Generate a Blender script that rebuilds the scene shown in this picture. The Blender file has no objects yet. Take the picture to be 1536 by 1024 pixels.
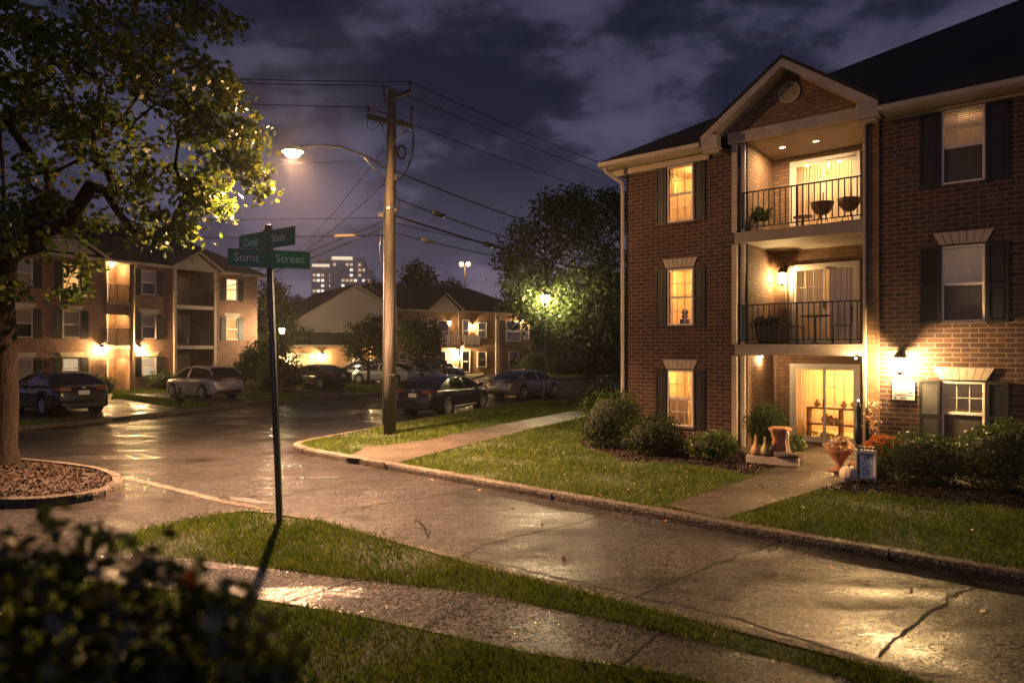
import bpy, math, random
import numpy as np
from mathutils import Vector, Matrix
C = bpy.context.scene.collection
rad = math.radians
FPX, HZ, CAMH = 1000.0, 521.0, 2.6          # photo scale: focal length in pixels, horizon row, eye height
RNG = np.random.default_rng(7); random.seed(7)

def G(px, py, z=0.12):                      # ground point seen at a pixel of the photo
    d = (CAMH - z) * 1000 / (py - HZ)
    return Vector(((px - 768) / FPX * d, d, z))

# ------------------------------------------------------------------ tagging
def tag(o, label=None, cat=None, group=None, kind=None):
    if label: o['label'] = label
    if cat: o['category'] = cat
    if group: o['group'] = group
    if kind: o['kind'] = kind
    return o
def thing(name, label, cat, loc=(0, 0, 0), rz=0.0, group=None):
    o = bpy.data.objects.new(name, None); o.empty_display_size = .2; C.objects.link(o)
    o.location = loc; o.rotation_euler = (0, 0, rz)
    return tag(o, label, cat, group)
KIDS = {}
def link(o, parent=None):
    C.objects.link(o)
    if parent is not None:
        o.parent = parent; KIDS.setdefault(parent.name, []).append(o)
    return o
def copy_tree(o, parent=None):
    c = o.copy(); link(c, parent)
    for ch in KIDS.get(o.name, []): copy_tree(ch, c)
    return c

# ------------------------------------------------------------------ mesh builder
def box_uv(me):
    nl = len(me.loops)
    if not nl: return
    uv = me.uv_layers.new(name='UVMap')
    co = np.empty(len(me.vertices) * 3, 'f'); me.vertices.foreach_get('co', co); co = co.reshape(-1, 3)
    vi = np.empty(nl, 'i'); me.loops.foreach_get('vertex_index', vi)
    nr = np.empty(len(me.polygons) * 3, 'f'); me.polygons.foreach_get('normal', nr); nr = np.abs(nr.reshape(-1, 3))
    lt = np.empty(len(me.polygons), 'i'); me.polygons.foreach_get('loop_total', lt)
    n = np.repeat(nr, lt, axis=0); p = co[vi]
    u = np.where((n[:, 2] > .75), p[:, 0], np.where(n[:, 1] >= n[:, 0], p[:, 0], p[:, 1]))
    v = np.where((n[:, 2] > .75), p[:, 1], p[:, 2])
    uv.data.foreach_set('uv', np.stack([u, v], 1).astype('f').ravel())

class MB:
    def __init__(s): s.v = []; s.f = []; s.m = []; s.mi = 0
    def face(s, pts):
        b = len(s.v); s.v += [tuple(p) for p in pts]; s.f.append(tuple(range(b, b + len(pts)))); s.m.append(s.mi); return s
    def box(s, x0, x1, y0, y1, z0, z1):
        b = len(s.v)
        s.v += [(x, y, z) for z in (z0, z1) for x, y in ((x0, y0), (x1, y0), (x1, y1), (x0, y1))]
        for f in ((3, 2, 1, 0), (4, 5, 6, 7), (0, 1, 5, 4), (1, 2, 6, 5), (2, 3, 7, 6), (3, 0, 4, 7)):
            s.f.append(tuple(b + i for i in f)); s.m.append(s.mi)
        return s
    def prism(s, pts, vec):                 # polygon pts (3D) extruded by vec
        n = len(pts); b = len(s.v); vec = Vector(vec)
        s.v += [tuple(p) for p in pts] + [tuple(Vector(p) + vec) for p in pts]
        s.f.append(tuple(b + i for i in range(n))[::-1]); s.m.append(s.mi)
        s.f.append(tuple(b + n + i for i in range(n))); s.m.append(s.mi)
        for i in range(n):
            j = (i + 1) % n
            s.f.append((b + i, b + j, b + n + j, b + n + i)); s.m.append(s.mi)
        return s
    def tube(s, pts, r, n=8, cap=True):
        pts = [Vector(p) for p in pts]
        rs = r if isinstance(r, (list, tuple)) else [r] * len(pts)
        b = len(s.v); up = Vector((0, 0, 1)); pa = None
        for i, p in enumerate(pts):
            t = (pts[min(i + 1, len(pts) - 1)] - pts[max(i - 1, 0)]).normalized()
            if pa is None:
                a = t.cross(up)
                if a.length < .05: a = t.cross(Vector((1, 0, 0)))
            else:
                a = pa - t * pa.dot(t)
                if a.length < 1e-4: a = t.cross(up)
            a.normalize(); pa = a; c = t.cross(a)
            for k in range(n):
                th = 2 * math.pi * k / n
                s.v.append(tuple(p + (a * math.cos(th) + c * math.sin(th)) * rs[i]))
        for i in range(len(pts) - 1):
            for k in range(n):
                k2 = (k + 1) % n
                s.f.append((b + i * n + k, b + i * n + k2, b + (i + 1) * n + k2, b + (i + 1) * n + k)); s.m.append(s.mi)
        if cap:
            s.f.append(tuple(b + k for k in range(n))[::-1]); s.m.append(s.mi)
            e = b + (len(pts) - 1) * n
            s.f.append(tuple(e + k for k in range(n))); s.m.append(s.mi)
        return s
    def lathe(s, prof, c=(0, 0, 0), n=20, sx=1, sy=1, wob=None, cap=True):   # prof [(r,z)]
        b = len(s.v)
        for r, z in prof:
            for k in range(n):
                th = 2 * math.pi * k / n
                q = 1 if wob is None else wob(th, z)
                s.v.append((c[0] + r * q * sx * math.cos(th), c[1] + r * q * sy * math.sin(th), c[2] + z))
        for i in range(len(prof) - 1):
            for k in range(n):
                k2 = (k + 1) % n
                s.f.append((b + i * n + k, b + i * n + k2, b + (i + 1) * n + k2, b + (i + 1) * n + k)); s.m.append(s.mi)
        if not cap: return s
        s.f.append(tuple(b + k for k in range(n))[::-1]); s.m.append(s.mi)
        e = b + (len(prof) - 1) * n
        s.f.append(tuple(e + k for k in range(n))); s.m.append(s.mi)
        return s
    def ball(s, c, r, n=12, m=8, sz=1.0):
        return s.lathe([(r * math.sin(math.pi * i / m) + 1e-4, -r * sz * math.cos(math.pi * i / m)) for i in range(m + 1)], c, n)
    def build(s, name, mat, parent=None, smooth=False, bevel=0):
        me = bpy.data.meshes.new(name); me.from_pydata(s.v, [], s.f)
        mats = mat if isinstance(mat, (list, tuple)) else [mat]
        for m in mats: me.materials.append(m)
        if len(mats) > 1: me.polygons.foreach_set('material_index', s.m)
        me.update(); box_uv(me)
        if smooth: me.polygons.foreach_set('use_smooth', [True] * len(me.polygons))
        o = bpy.data.objects.new(name, me)
        if bevel:
            md = o.modifiers.new('bevel', 'BEVEL'); md.width = bevel; md.segments = 2; md.limit_method = 'ANGLE'; md.angle_limit = rad(40)
        return link(o, parent)

def np_mesh(name, verts, k, mat, parent=None, smooth=False):       # verts (N*k,3): N separate k-gons
    n = len(verts) // k
    me = bpy.data.meshes.new(name)
    me.vertices.add(n * k); me.vertices.foreach_set('co', np.ascontiguousarray(verts, 'f').ravel())
    me.loops.add(n * k); me.loops.foreach_set('vertex_index', np.arange(n * k, dtype='i'))
    me.polygons.add(n); me.polygons.foreach_set('loop_start', np.arange(0, n * k, k, dtype='i'))
    me.update(calc_edges=True); me.materials.append(mat)
    return link(bpy.data.objects.new(name, me), parent)

def text_mesh(txt, size):
    cu = bpy.data.curves.new('lettering', 'FONT'); cu.body = txt; cu.size = size; cu.align_x = 'CENTER'; cu.align_y = 'CENTER'
    cu.extrude = .002; cu.resolution_u = 4
    o = bpy.data.objects.new('lettering', cu); C.objects.link(o)
    dg = bpy.context.evaluated_depsgraph_get(); dg.update()
    me = bpy.data.meshes.new_from_object(o.evaluated_get(dg)); bpy.data.objects.remove(o)
    return me

# ------------------------------------------------------------------ materials
class NT:
    def __init__(s, name):
        s.mat = bpy.data.materials.new(name); s.mat.use_nodes = True; s.t = s.mat.node_tree; s.t.nodes.clear()
        s.out = s.t.nodes.new('ShaderNodeOutputMaterial')
    def n(s, typ, ins=None, **kw):
        nd = s.t.nodes.new('ShaderNode' + typ)
        for k, v in kw.items(): setattr(nd, k, v)
        for k, v in (ins or {}).items():
            if hasattr(v, 'is_output') or isinstance(v, bpy.types.NodeSocket): s.t.links.new(v, nd.inputs[k])
            else: nd.inputs[k].default_value = v
        return nd
    def ramp(s, fac, stops, interp='LINEAR'):
        nd = s.n('ValToRGB', {'Fac': fac}); cr = nd.color_ramp; cr.interpolation = interp
        while len(cr.elements) < len(stops): cr.elements.new(.5)
        for e, (p, c) in zip(cr.elements, stops):
            e.position = p; e.color = (c, c, c, 1) if isinstance(c, (int, float)) else (*c, 1)
        return nd.outputs['Color']
    def mix(s, fac, a, b, mode='MIX'):
        nd = s.n('Mix', data_type='RGBA', blend_type=mode)
        for i, v in ((0, fac), (6, a), (7, b)):
            if isinstance(v, bpy.types.NodeSocket): s.t.links.new(v, nd.inputs[i])
            else: nd.inputs[i].default_value = v if i == 0 else ((*v, 1) if len(v) == 3 else v)
        return nd.outputs[2]
    def math(s, op, a, b=0.0):
        nd = s.n('Math', operation=op)
        for i, v in ((0, a), (1, b)):
            if isinstance(v, bpy.types.NodeSocket): s.t.links.new(v, nd.inputs[i])
            else: nd.inputs[i].default_value = v
        return nd.outputs[0]
    def coord(s, which='Object'): return s.n('TexCoord').outputs[which]
    def noise(s, vec, scale, detail=4, rough=.55, out='Fac'):
        return s.n('TexNoise', {'Vector': vec, 'Scale': scale, 'Detail': detail, 'Roughness': rough}).outputs[out]
    def bump(s, h, strength=.4, dist=.01, normal=None):
        ins = {'Height': h, 'Strength': strength, 'Distance': dist}
        if normal is not None: ins['Normal'] = normal
        return s.n('Bump', ins).outputs[0]
    def done(s, sh): s.t.links.new(sh, s.out.inputs['Surface']); return s.mat
    def pbr(s, **kw):
        ins = {k.replace('_', ' '): v for k, v in kw.items()}
        for k in list(ins):
            if isinstance(ins[k], tuple) and len(ins[k]) == 3 and 'Color' in k: ins[k] = (*ins[k], 1)
            elif isinstance(ins[k], tuple) and len(ins[k]) == 3: ins[k] = (*ins[k], 1)
        return s.n('BsdfPrincipled', ins).outputs[0]

def plain(name, col, rough=.6, var=.25, scale=6, bump=.15, metal=0.0, coat=0.0, which='Object'):
    t = NT(name); v = t.coord(which)
    n = t.noise(v, scale, 5); n2 = t.noise(v, scale * 9, 3)
    f = t.math('ADD', t.math('MULTIPLY', n, .7), t.math('MULTIPLY', n2, .3))
    c = t.ramp(f, [(.3, tuple(x * (1 - var) for x in col)), (.7, tuple(min(1, x * (1 + var)) for x in col))])
    r = t.math('MULTIPLY_ADD', n, .25); t.t.nodes[-1].inputs[2].default_value = max(rough - .12, .02)
    kw = dict(Base_Color=c, Roughness=r, Metallic=metal, Coat_Weight=coat, Coat_Roughness=.05)
    if bump: kw['Normal'] = t.bump(n2, bump, .01)
    return t.done(t.pbr(**kw))

def brick(name, c1, c2, mortar, rowh=.1, w=.3, m=.011, rough=.85):
    t = NT(name); uv = t.coord('UV')
    wob = t.n('VectorMath', {0: uv, 1: t.n('VectorMath', {0: t.noise(uv, 3, 2, out='Color'), 1: (.012, .012, 0)}, operation='MULTIPLY').outputs[0]}, operation='ADD').outputs[0]
    b = t.n('TexBrick', {'Vector': wob, 'Color1': (*c1, 1), 'Color2': (*c2, 1), 'Mortar': (*mortar, 1), 'Scale': 1.0, 'Mortar Size': m, 'Mortar Smooth': .2, 'Bias': -.1, 'Brick Width': w, 'Row Height': rowh})
    b.offset = .5
    big = t.noise(uv, .7, 4); fine = t.noise(uv, 30, 4)
    # per-brick tone: cell noise on brick-sized cells
    cell = t.n('TexWhiteNoise', {'Vector': t.n('VectorMath', {0: uv, 1: (w * .5, rowh, 1)}, operation='SNAP').outputs[0]}).outputs['Value']
    col = t.mix(t.math('MULTIPLY', cell, .8), b.outputs['Color'], t.mix(.5, c2, (c1[0] * .35, c1[1] * .3, c1[2] * .3)), 'MIX')
    col = t.mix(b.outputs['Fac'], col, (*mortar, 1))
    col = t.mix(.55, col, t.ramp(big, [(.3, .4), (.7, 1.0)]), 'MULTIPLY')
    col = t.mix(.5, col, t.ramp(fine, [(.3, .55), (.7, 1.0)]), 'MULTIPLY')
    h = t.math('ADD', t.math('SUBTRACT', 1.0, b.outputs['Fac']), t.math('MULTIPLY', fine, .35))
    return t.done(t.pbr(Base_Color=col, Roughness=rough, Normal=t.bump(h, .8, .012)))

def emit(name, col, strength, var=0.0):
    t = NT(name)
    return t.done(t.n('Emission', {'Color': (*col, 1), 'Strength': strength}).outputs[0])
def glow_glass(name, col, strength):        # a glowing lens that lets its bulb's light through
    t = NT(name)
    a = t.n('AddShader'); t.t.links.new(t.n('BsdfTransparent').outputs[0], a.inputs[0])
    t.t.links.new(t.n('Emission', {'Color': (*col, 1), 'Strength': strength}).outputs[0], a.inputs[1])
    return t.done(a.outputs[0])
def glass(name, tint=(1, 1, 1), refl=1.0, dirt=0.0):
    t = NT(name)
    fr = t.n('Fresnel', {'IOR': 1.5}).outputs[0]
    fac = t.math('MULTIPLY', fr, refl)
    mx = t.n('MixShader', {0: fac, 1: t.n('BsdfTransparent', {'Color': (*tint, 1)}).outputs[0], 2: t.n('BsdfGlossy', {'Roughness': .03, 'Color': (1, 1, 1, 1)}).outputs[0]})
    o = mx.outputs[0]
    if dirt:
        o = t.n('MixShader', {0: dirt, 1: o, 2: t.n('BsdfDiffuse', {'Color': (.25, .22, .2, 1)}).outputs[0]}).outputs[0]
    return t.done(o)
def fabric(name, col, transl=.5):
    t = NT(name); v = t.coord()
    n = t.noise(v, 40, 3); c = t.mix(.3, col, t.ramp(n, [(.3, .6), (.7, 1)]), 'MULTIPLY')
    return t.done(t.n('MixShader', {0: transl, 1: t.n('BsdfDiffuse', {'Color': c}).outputs[0], 2: t.n('BsdfTranslucent', {'Color': c}).outputs[0]}).outputs[0])
def lit_curtain(name, cols, strength, scale=3):
    t = NT(name); v = t.coord()
    mp = t.n('Mapping', {'Vector': v, 'Scale': (1, 1, .35)}).outputs[0]
    n = t.noise(mp, scale, 3)
    c = t.ramp(n, [(.3, cols[0]), (.7, cols[1])])
    return t.done(t.n('Emission', {'Color': c, 'Strength': strength}).outputs[0])
def leaf_mat(name, c1, c2, c3, transl=.35, rough=.4, spec=.4, patch=1.6):
    t = NT(name)
    rnd = t.n('NewGeometry').outputs['Random Per Island']
    n = t.ramp(t.noise(t.coord(), patch, 5, .65), [(.3, 0.0), (.7, 1.0)])
    f = t.math('ADD', t.math('MULTIPLY', rnd, .55), t.math('MULTIPLY', n, .45))
    c = t.ramp(f, [(.15, c1), (.5, c2), (.95, c3)])
    p = t.pbr(Base_Color=c, Roughness=rough, Specular_IOR_Level=spec)
    tr = t.n('BsdfTranslucent', {'Color': c}).outputs[0]
    return t.done(t.n('MixShader', {0: transl, 1: p, 2: tr}).outputs[0])

def wet_asphalt(name, base, bright, wet=(.4, .62), rough=.55, coat=.8, grain=100, bump=.8, stain=.4, spec=.7):
    """damp stone-speckled paving: a rough speckled base under a water film that is thick in drifting patches"""
    t = NT(name); v = t.coord()
    mp = t.n('Mapping', {'Vector': v, 'Rotation': (0, 0, rad(40)), 'Scale': (.25, 1, 1)}).outputs[0]
    n1 = t.noise(v, .5, 7, .62); streak = t.noise(mp, 1.3, 7, .66); ng = t.noise(v, grain, 2, .6); nm = t.noise(v, 11, 7, .72)
    vr = t.n('TexVoronoi', {'Vector': v, 'Scale': grain * .45}); vor = vr.outputs['Distance']; vc = vr.outputs['Color']
    c = t.ramp(vc, [(.25, base), (.6, tuple((a + b) * .4 for a, b in zip(base, bright))), (.9, bright)])
    c = t.mix(.85, c, t.ramp(n1, [(.35, stain), (.62, 1.0)]), 'MULTIPLY')
    c = t.mix(.8, c, t.ramp(nm, [(.34, .35), (.62, 1.0)]), 'MULTIPLY')
    wf = t.math('ADD', t.math('MULTIPLY', streak, .62), t.math('ADD', t.math('MULTIPLY', n1, .38), t.math('MULTIPLY', t.math('SUBTRACT', nm, .5), .18)))
    w = t.ramp(wf, [(wet[0], 0.0), (wet[1], 1.0)], 'EASE')
    c = t.mix(w, c, t.mix(1.0, c, (.5, .5, .5), 'MULTIPLY'))
    v2 = t.n('TexVoronoi', {'Vector': v, 'Scale': grain * .42}).outputs['Color']
    sp = t.math('MULTIPLY', t.ramp(v2, [(.25, .10), (.55, .4), (.85, 1.0)]), t.ramp(t.math('ADD', t.math('MULTIPLY', n1, .5), t.math('MULTIPLY', streak, .5)), [(.38, .12), (.6, 1.0)]))
    sp = t.math('MULTIPLY', sp, spec)
    hs = t.math('ADD', t.math('MULTIPLY', vor, -1.0), t.math('ADD', t.math('MULTIPLY', ng, .3), t.math('MULTIPLY', nm, 2.2)))
    b = t.n('Bump', {'Height': hs, 'Strength': bump, 'Distance': .03}).outputs[0]
    cb = t.n('Bump', {'Height': t.math('ADD', hs, t.math('MULTIPLY', streak, 3.0)), 'Strength': t.n('MapRange', {'Value': w, 'To Min': .55, 'To Max': .16}).outputs[0], 'Distance': .01}).outputs[0]
    cr = t.n('MapRange', {'Value': w, 'To Min': .4, 'To Max': .09}).outputs[0]
    return t.done(t.pbr(Base_Color=c, Roughness=rough, Normal=b, Specular_IOR_Level=sp, Coat_Weight=t.math('MULTIPLY', t.math('ADD', w, .06), coat), Coat_Roughness=cr, Coat_Normal=cb, Coat_IOR=1.33))

M = {}
M['asphalt'] = wet_asphalt('wet asphalt', (.006, .0055, .005), (.075, .061, .055), (.37, .63), rough=.58, spec=.8, stain=.2, bump=.9)
M['tar'] = NT('tar seam'); M['tar'] = M['tar'].done(M['tar'].pbr(Base_Color=(.005, .005, .005), Roughness=.85, Specular_IOR_Level=.15))
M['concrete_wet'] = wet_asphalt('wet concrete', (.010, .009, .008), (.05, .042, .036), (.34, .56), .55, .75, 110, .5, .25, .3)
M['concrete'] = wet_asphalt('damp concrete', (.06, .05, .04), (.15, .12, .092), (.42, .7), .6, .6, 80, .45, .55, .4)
M['kerb'] = wet_asphalt('kerb concrete', (.09, .078, .062), (.25, .215, .175), (.5, .75), .65, .4, 80, .6, .5, .4)
M['soil'] = plain('lawn soil', (.022, .03, .012), .95, .5, 5, .6)
M['mulch'] = plain('bark mulch', (.02, .012, .008), .9, .6, 14, 1.0)
M['chip'] = leaf_mat('bark chips', (.006, .004, .003), (.02, .011, .007), (.055, .032, .02), 0, .85, .05)
M['dead_leaf'] = leaf_mat('fallen leaf', (.10, .05, .02), (.28, .14, .05), (.42, .24, .1), .2, .5, .4)
M['earth'] = plain('far ground', (.02, .024, .012), .95, .4, .3, 0)
M['brick'] = brick('red brick', (.125, .05, .03), (.045, .02, .015), (.2, .15, .12))
M['brick_tan'] = brick('tan brick', (.33, .195, .11), (.25, .145, .08), (.12, .075, .048), .1, .32, .009)
M['brick_far'] = brick('far red brick', (.34, .165, .10), (.22, .105, .068), (.32, .25, .2), .12, .34, .012)
M['stone'] = plain('lintel stone', (.42, .35, .27), .8, .2, 5, .4)
M['trim'] = plain('cream trim', (.36, .30, .24), .55, .28, 2.2, .1)
M['white'] = plain('white frame', (.62, .57, .5), .4, .1, 3, .05)
M['slab'] = plain('balcony slab concrete', (.26, .215, .18), .75, .2, 3, .3)
M['siding'] = plain('beige siding', (.4, .345, .285), .7, .12, 1, .1)
M['shutter'] = plain('dark green shutter', (.0055, .006, .0062), .55, .2, 6, .1)
def shingle():
    t = NT('roof shingles'); uv = t.coord('Object'); n = t.noise(uv, .6, 4); f = t.noise(uv, 28, 3)
    w = t.n('TexBrick', {'Vector': t.coord('UV'), 'Scale': 1.0, 'Brick Width': .3, 'Row Height': .14, 'Mortar Size': .008})
    c = t.mix(.8, t.ramp(f, [(.3, (.012, .012, .0125)), (.7, (.05, .046, .044))]), t.ramp(n, [(.3, .6), (.7, 1.)]), 'MULTIPLY')
    return t.done(t.pbr(Base_Color=c, Roughness=.9, Specular_IOR_Level=.2, Normal=t.bump(t.math('ADD', f, w.outputs['Fac']), .5, .02)))
M['shingle'] = shingle()
M['black'] = plain('black iron', (.008, .008, .008), .4, .2, 10, .1)
M['dark'] = plain('dark plastic', (.012, .012, .012), .55, .2, 8, .1)
M['rubber'] = plain('tyre rubber', (.012, .012, .012), .8, .2, 20, .2)
M['steel'] = plain('galvanised steel', (.3, .3, .3), .4, .2, 8, .1, .9)
M['glass'] = glass('window glass')
M['glass_dim'] = glass('dim window glass', (.75, .72, .7), 1.2, .06)
M['screen'] = glass('insect screen', (.35, .32, .3), .6, .25)
M['curtain'] = fabric('sheer curtain', (.75, .66, .52), .6)
M['blind'] = fabric('cream blind', (.62, .56, .48), .3)
M['room'] = plain('warm room wall', (.66, .5, .3), .8, .1, 2, .05)
M['wood'] = plain('brown wood', (.16, .08, .04), .6, .3, 5, .2)
WARM = (1.0, .56, .2)
M['lit_a'] = lit_curtain('lit blind amber', ((1.0, .42, .10), (1.0, .6, .22)), 1.0)
M['lit_b'] = lit_curtain('lit curtain pale', ((1.0, .62, .3), (1.0, .8, .52)), .55)
M['lit_c'] = lit_curtain('lit blind bright', ((1.0, .55, .18), (1.0, .75, .38)), 1.6)
M['tower_b'] = emit('tower window light', (1, .86, .66), 1.1)
M['dark_room'] = plain('unlit room', (.03, .025, .022), .9, .2, 2, 0)
M['lens_street'] = glow_glass('street lamp lens', (1.0, .66, .30), 60)
M['lens'] = glow_glass('porch lamp glass', (1.0, .62, .25), 14)
M['lens_white'] = glow_glass('post lamp glass', (1.0, .78, .45), 25)
M['bulb_far'] = emit('far lamp', (1.0, .5, .16), 12)
M['grass'] = leaf_mat('grass blades', (.028, .056, .006), (.08, .122, .013), (.17, .19, .032), .35, .45, .3)
M['leaf_maple'] = leaf_mat('maple leaves', (.022, .048, .008), (.06, .095, .013), (.14, .14, .025), .5, .45, .3)
M['leaf_dark'] = leaf_mat('dark tree leaves', (.014, .026, .007), (.03, .05, .011), (.06, .075, .016), .35, .55, .15)
M['leaf_box'] = leaf_mat('boxwood leaves', (.018, .035, .007), (.04, .07, .012), (.085, .115, .022), .3, .55, .15)
M['leaf_lime'] = leaf_mat('light shrub leaves', (.04, .07, .012), (.08, .12, .02), (.14, .17, .035), .3, .4, .4)
M['leaf_red'] = leaf_mat('reddish shrub leaves', (.035, .025, .012), (.07, .045, .02), (.11, .075, .03), .3, .5, .3)
M['leaf_near'] = leaf_mat('glossy hedge leaves', (.014, .024, .006), (.035, .05, .009), (.09, .085, .014), .5, .16, .9)
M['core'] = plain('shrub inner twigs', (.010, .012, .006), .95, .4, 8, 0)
def bark(name, c):
    t = NT(name); v = t.coord(); mp = t.n('Mapping', {'Vector': v, 'Scale': (1, 1, .18)}).outputs[0]
    n = t.noise(mp, 22, 6, .65); col = t.ramp(n, [(.3, tuple(x * .35 for x in c)), (.7, c)])
    return t.done(t.pbr(Base_Color=col, Roughness=.95, Specular_IOR_Level=.05, Normal=t.bump(n, 1.0, .05)))
M['bark'] = bark('tree bark', (.03, .023, .018))
def polewood():
    t = NT('pole wood'); v = t.coord(); mp = t.n('Mapping', {'Vector': v, 'Scale': (1, 1, .05)}).outputs[0]
    n = t.noise(mp, 26, 5, .6); b = t.noise(v, .9, 3)
    col = t.mix(.5, t.ramp(n, [(.3, (.028, .024, .02)), (.62, (.115, .098, .08)), (.8, (.18, .155, .13))]), t.ramp(b, [(.3, .5), (.7, 1.)]), 'MULTIPLY')
    return t.done(t.pbr(Base_Color=col, Roughness=.8, Normal=t.bump(n, .7, .02)))
M['pole'] = polewood(); M['arm_wood'] = plain('weathered crossarm wood', (.03, .024, .02), .85, .4, 9, .4)
M['cable'] = NT('black cable'); M['cable'] = M['cable'].done(M['cable'].pbr(Base_Color=(.004, .004, .004), Roughness=.8, Specular_IOR_Level=.1))
M['tube_grey'] = plain('weathered splice tube', (.12, .1, .08), .6, .2, 8, 0)
M['insul'] = plain('brown porcelain', (.05, .025, .018), .25, .2, 5, 0)
M['sign_green'] = plain('street sign green', (.006, .22, .10), .45, .12, 4, 0)
M['sign_white'] = plain('sign lettering', (.9, .9, .88), .4, .03, 4, 0)
M['terracotta'] = plain('terracotta', (.42, .19, .09), .75, .25, 7, .3)
M['cream'] = plain('cream glaze', (.68, .56, .4), .5, .2, 8, .1)
M['gourd_o'] = plain('tan gourd', (.45, .26, .09), .45, .3, 6, .1)
M['gourd_g'] = plain('striped gourd', (.30, .27, .09), .45, .4, 9, .1)
M['pumpkin'] = plain('brown pumpkin', (.28, .13, .05), .5, .3, 6, .1)
M['pot_dark'] = plain('dark grey pot', (.06, .045, .035), .6, .3, 6, .1)
M['stone_dark'] = plain('dark stone', (.09, .07, .055), .85, .4, 6, .5)
M['mum'] = leaf_mat('orange mums', (.32, .07, .012), (.5, .14, .02), (.62, .24, .05), .2, .6, .2)
M['petal'] = leaf_mat('cream and rust leaves', (.4, .15, .05), (.62, .42, .24), (.75, .66, .5), .3, .5, .3)
M['blue_pat'] = plain('blue patterned print', (.10, .16, .34), .4, .8, 22, 0)
M['paper'] = plain('white print', (.78, .78, .76), .4, .05, 6, 0)
M['ink'] = plain('grey blue ink', (.16, .19, .28), .5, .4, 60, 0)

def paint(name, col, metal=.5, rough=.25):
    t = NT(name); v = t.coord(); n = t.noise(v, 300, 2); d = t.noise(v, 2.5, 5)
    r = t.n('MapRange', {'Value': d, 'To Min': rough - .05, 'To Max': rough + .2}).outputs[0]
    return t.done(t.pbr(Base_Color=t.mix(.25, col, t.ramp(n, [(.3, .6), (.7, 1.)]), 'MULTIPLY'), Metallic=metal, Roughness=r, Coat_Weight=1.0, Coat_Roughness=.04))
M['p_black'] = paint('black car paint', (.006, .006, .007))
M['p_grey'] = paint('graphite car paint', (.03, .031, .034))
M['p_silver'] = paint('silver car paint', (.55, .52, .49), .5, .3)
M['p_bronze'] = paint('grey bronze car paint', (.34, .31, .29), .6, .3)
M['car_glass'] = NT('car glass'); M['car_glass'] = M['car_glass'].done(M['car_glass'].pbr(Base_Color=(.008, .009, .011), Roughness=.06, Specular_IOR_Level=.7))
M['red_lens'] = NT('tail lamp lens'); M['red_lens'] = M['red_lens'].done(M['red_lens'].pbr(Base_Color=(.15, .04, .015), Roughness=.2, Coat_Weight=1.0))
M['clear_lens'] = NT('head lamp lens'); M['clear_lens'] = M['clear_lens'].done(M['clear_lens'].pbr(Base_Color=(.5, .5, .5), Roughness=.1, Metallic=.6, Coat_Weight=1.0))
M['rim'] = plain('alloy rim', (.6, .59, .57), .3, .1, 8, 0, .4)
M['plate'] = plain('licence plate', (.55, .55, .52), .4, .08, 20, 0)

def point(loc, watts, col=(1, .6, .25), r=.06, parent=None):
    l = bpy.data.lights.new('lamp_light', 'POINT'); l.energy = watts; l.color = col; l.shadow_soft_size = r
    o = bpy.data.objects.new('lamp_light', l); o.location = loc; return link(o, parent)
# ------------------------------------------------------------------ plants
def leaves(centres, per, spread, size, kind=4, jit=.35, flat=1.0, upbias=0.0, rng=None):
    r = rng or RNG
    c = np.repeat(np.asarray(centres, float), per, axis=0); n = len(c)
    p = c + r.normal(size=(n, 3)) * np.array([spread, spread, spread * flat])
    nr = r.normal(size=(n, 3)); nr[:, 2] += upbias; nr /= np.linalg.norm(nr, axis=1, keepdims=True)
    a = r.normal(size=(n, 3)); a -= nr * (a * nr).sum(1, keepdims=True); a /= np.linalg.norm(a, axis=1, keepdims=True)
    b = np.cross(nr, a); s = size * (1 + jit * r.uniform(-1, 1, (n, 1)))
    if kind == 4: shp = [(-.5, 0, 0), (0, -.3, .06), (.5, 0, 0), (0, .3, .06)]
    else: shp = [(-.5, 0, 0), (-.25, -.32, .05), (.02, -.22, .08), (.12, -.5, .04), (.28, -.16, .05), (.55, 0, -.05), (.28, .16, .05), (.12, .5, .04), (.02, .22, .08), (-.25, .32, .05)]
    k = len(shp)
    v = np.stack([p + s * (x * a + y * b + z * nr) for x, y, z in shp], 1).reshape(-1, 3)
    return v, k

def grow(trunk, targets, rng, r_tip=.012, r0=.3, power=.5, jit=.18, up=.25):
    nodes = [Vector(p) for p in trunk]; par = [-1] + list(range(len(trunk) - 1)); nt = len(trunk)
    arr = [tuple(p) for p in trunk]
    cen = np.array(trunk[-1])
    tg = sorted(targets, key=lambda q: np.linalg.norm(np.array(q) - np.array(trunk[nt * 2 // 3])))
    A = np.array(arr, float); w = []
    ends = []
    first = max(1, nt // 2)
    for q in tg:
        q = np.array(q, float); d = q - A
        dist = np.linalg.norm(d, axis=1)
        cost = dist + up * np.maximum(0, A[:, 2] - q[2]) + .02 * np.arange(len(A)) * 0
        cost[:first] += 100
        i = int(np.argmin(cost)); L = dist[i]; k = max(1, int(L / .45)); prev = i; p0 = A[i]
        new = []
        for s in range(1, k + 1):
            f = s / k; bow = math.sin(f * math.pi) * L * .08
            pt = p0 + (q - p0) * f + np.array([0, 0, bow]) + (rng.normal(size=3) * jit * min(L, 1.2) * .25 if s < k else 0)
            new.append(pt); par.append(prev); prev = len(par) - 1
        A = np.vstack([A] + [x[None] for x in new]); ends.append(prev)
    n = len(A); cnt = np.zeros(n)
    for e in ends: cnt[e] += 1
    for i in range(n - 1, -1, -1):
        if par[i] >= 0: cnt[par[i]] += cnt[i]
    # children always follow parents in index, except the trunk chain, handled the same way
    rr = np.maximum(r_tip, r0 * (np.maximum(cnt, 1) / max(cnt[0], 1)) ** power)
    return A, par, rr, ends, nt

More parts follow.
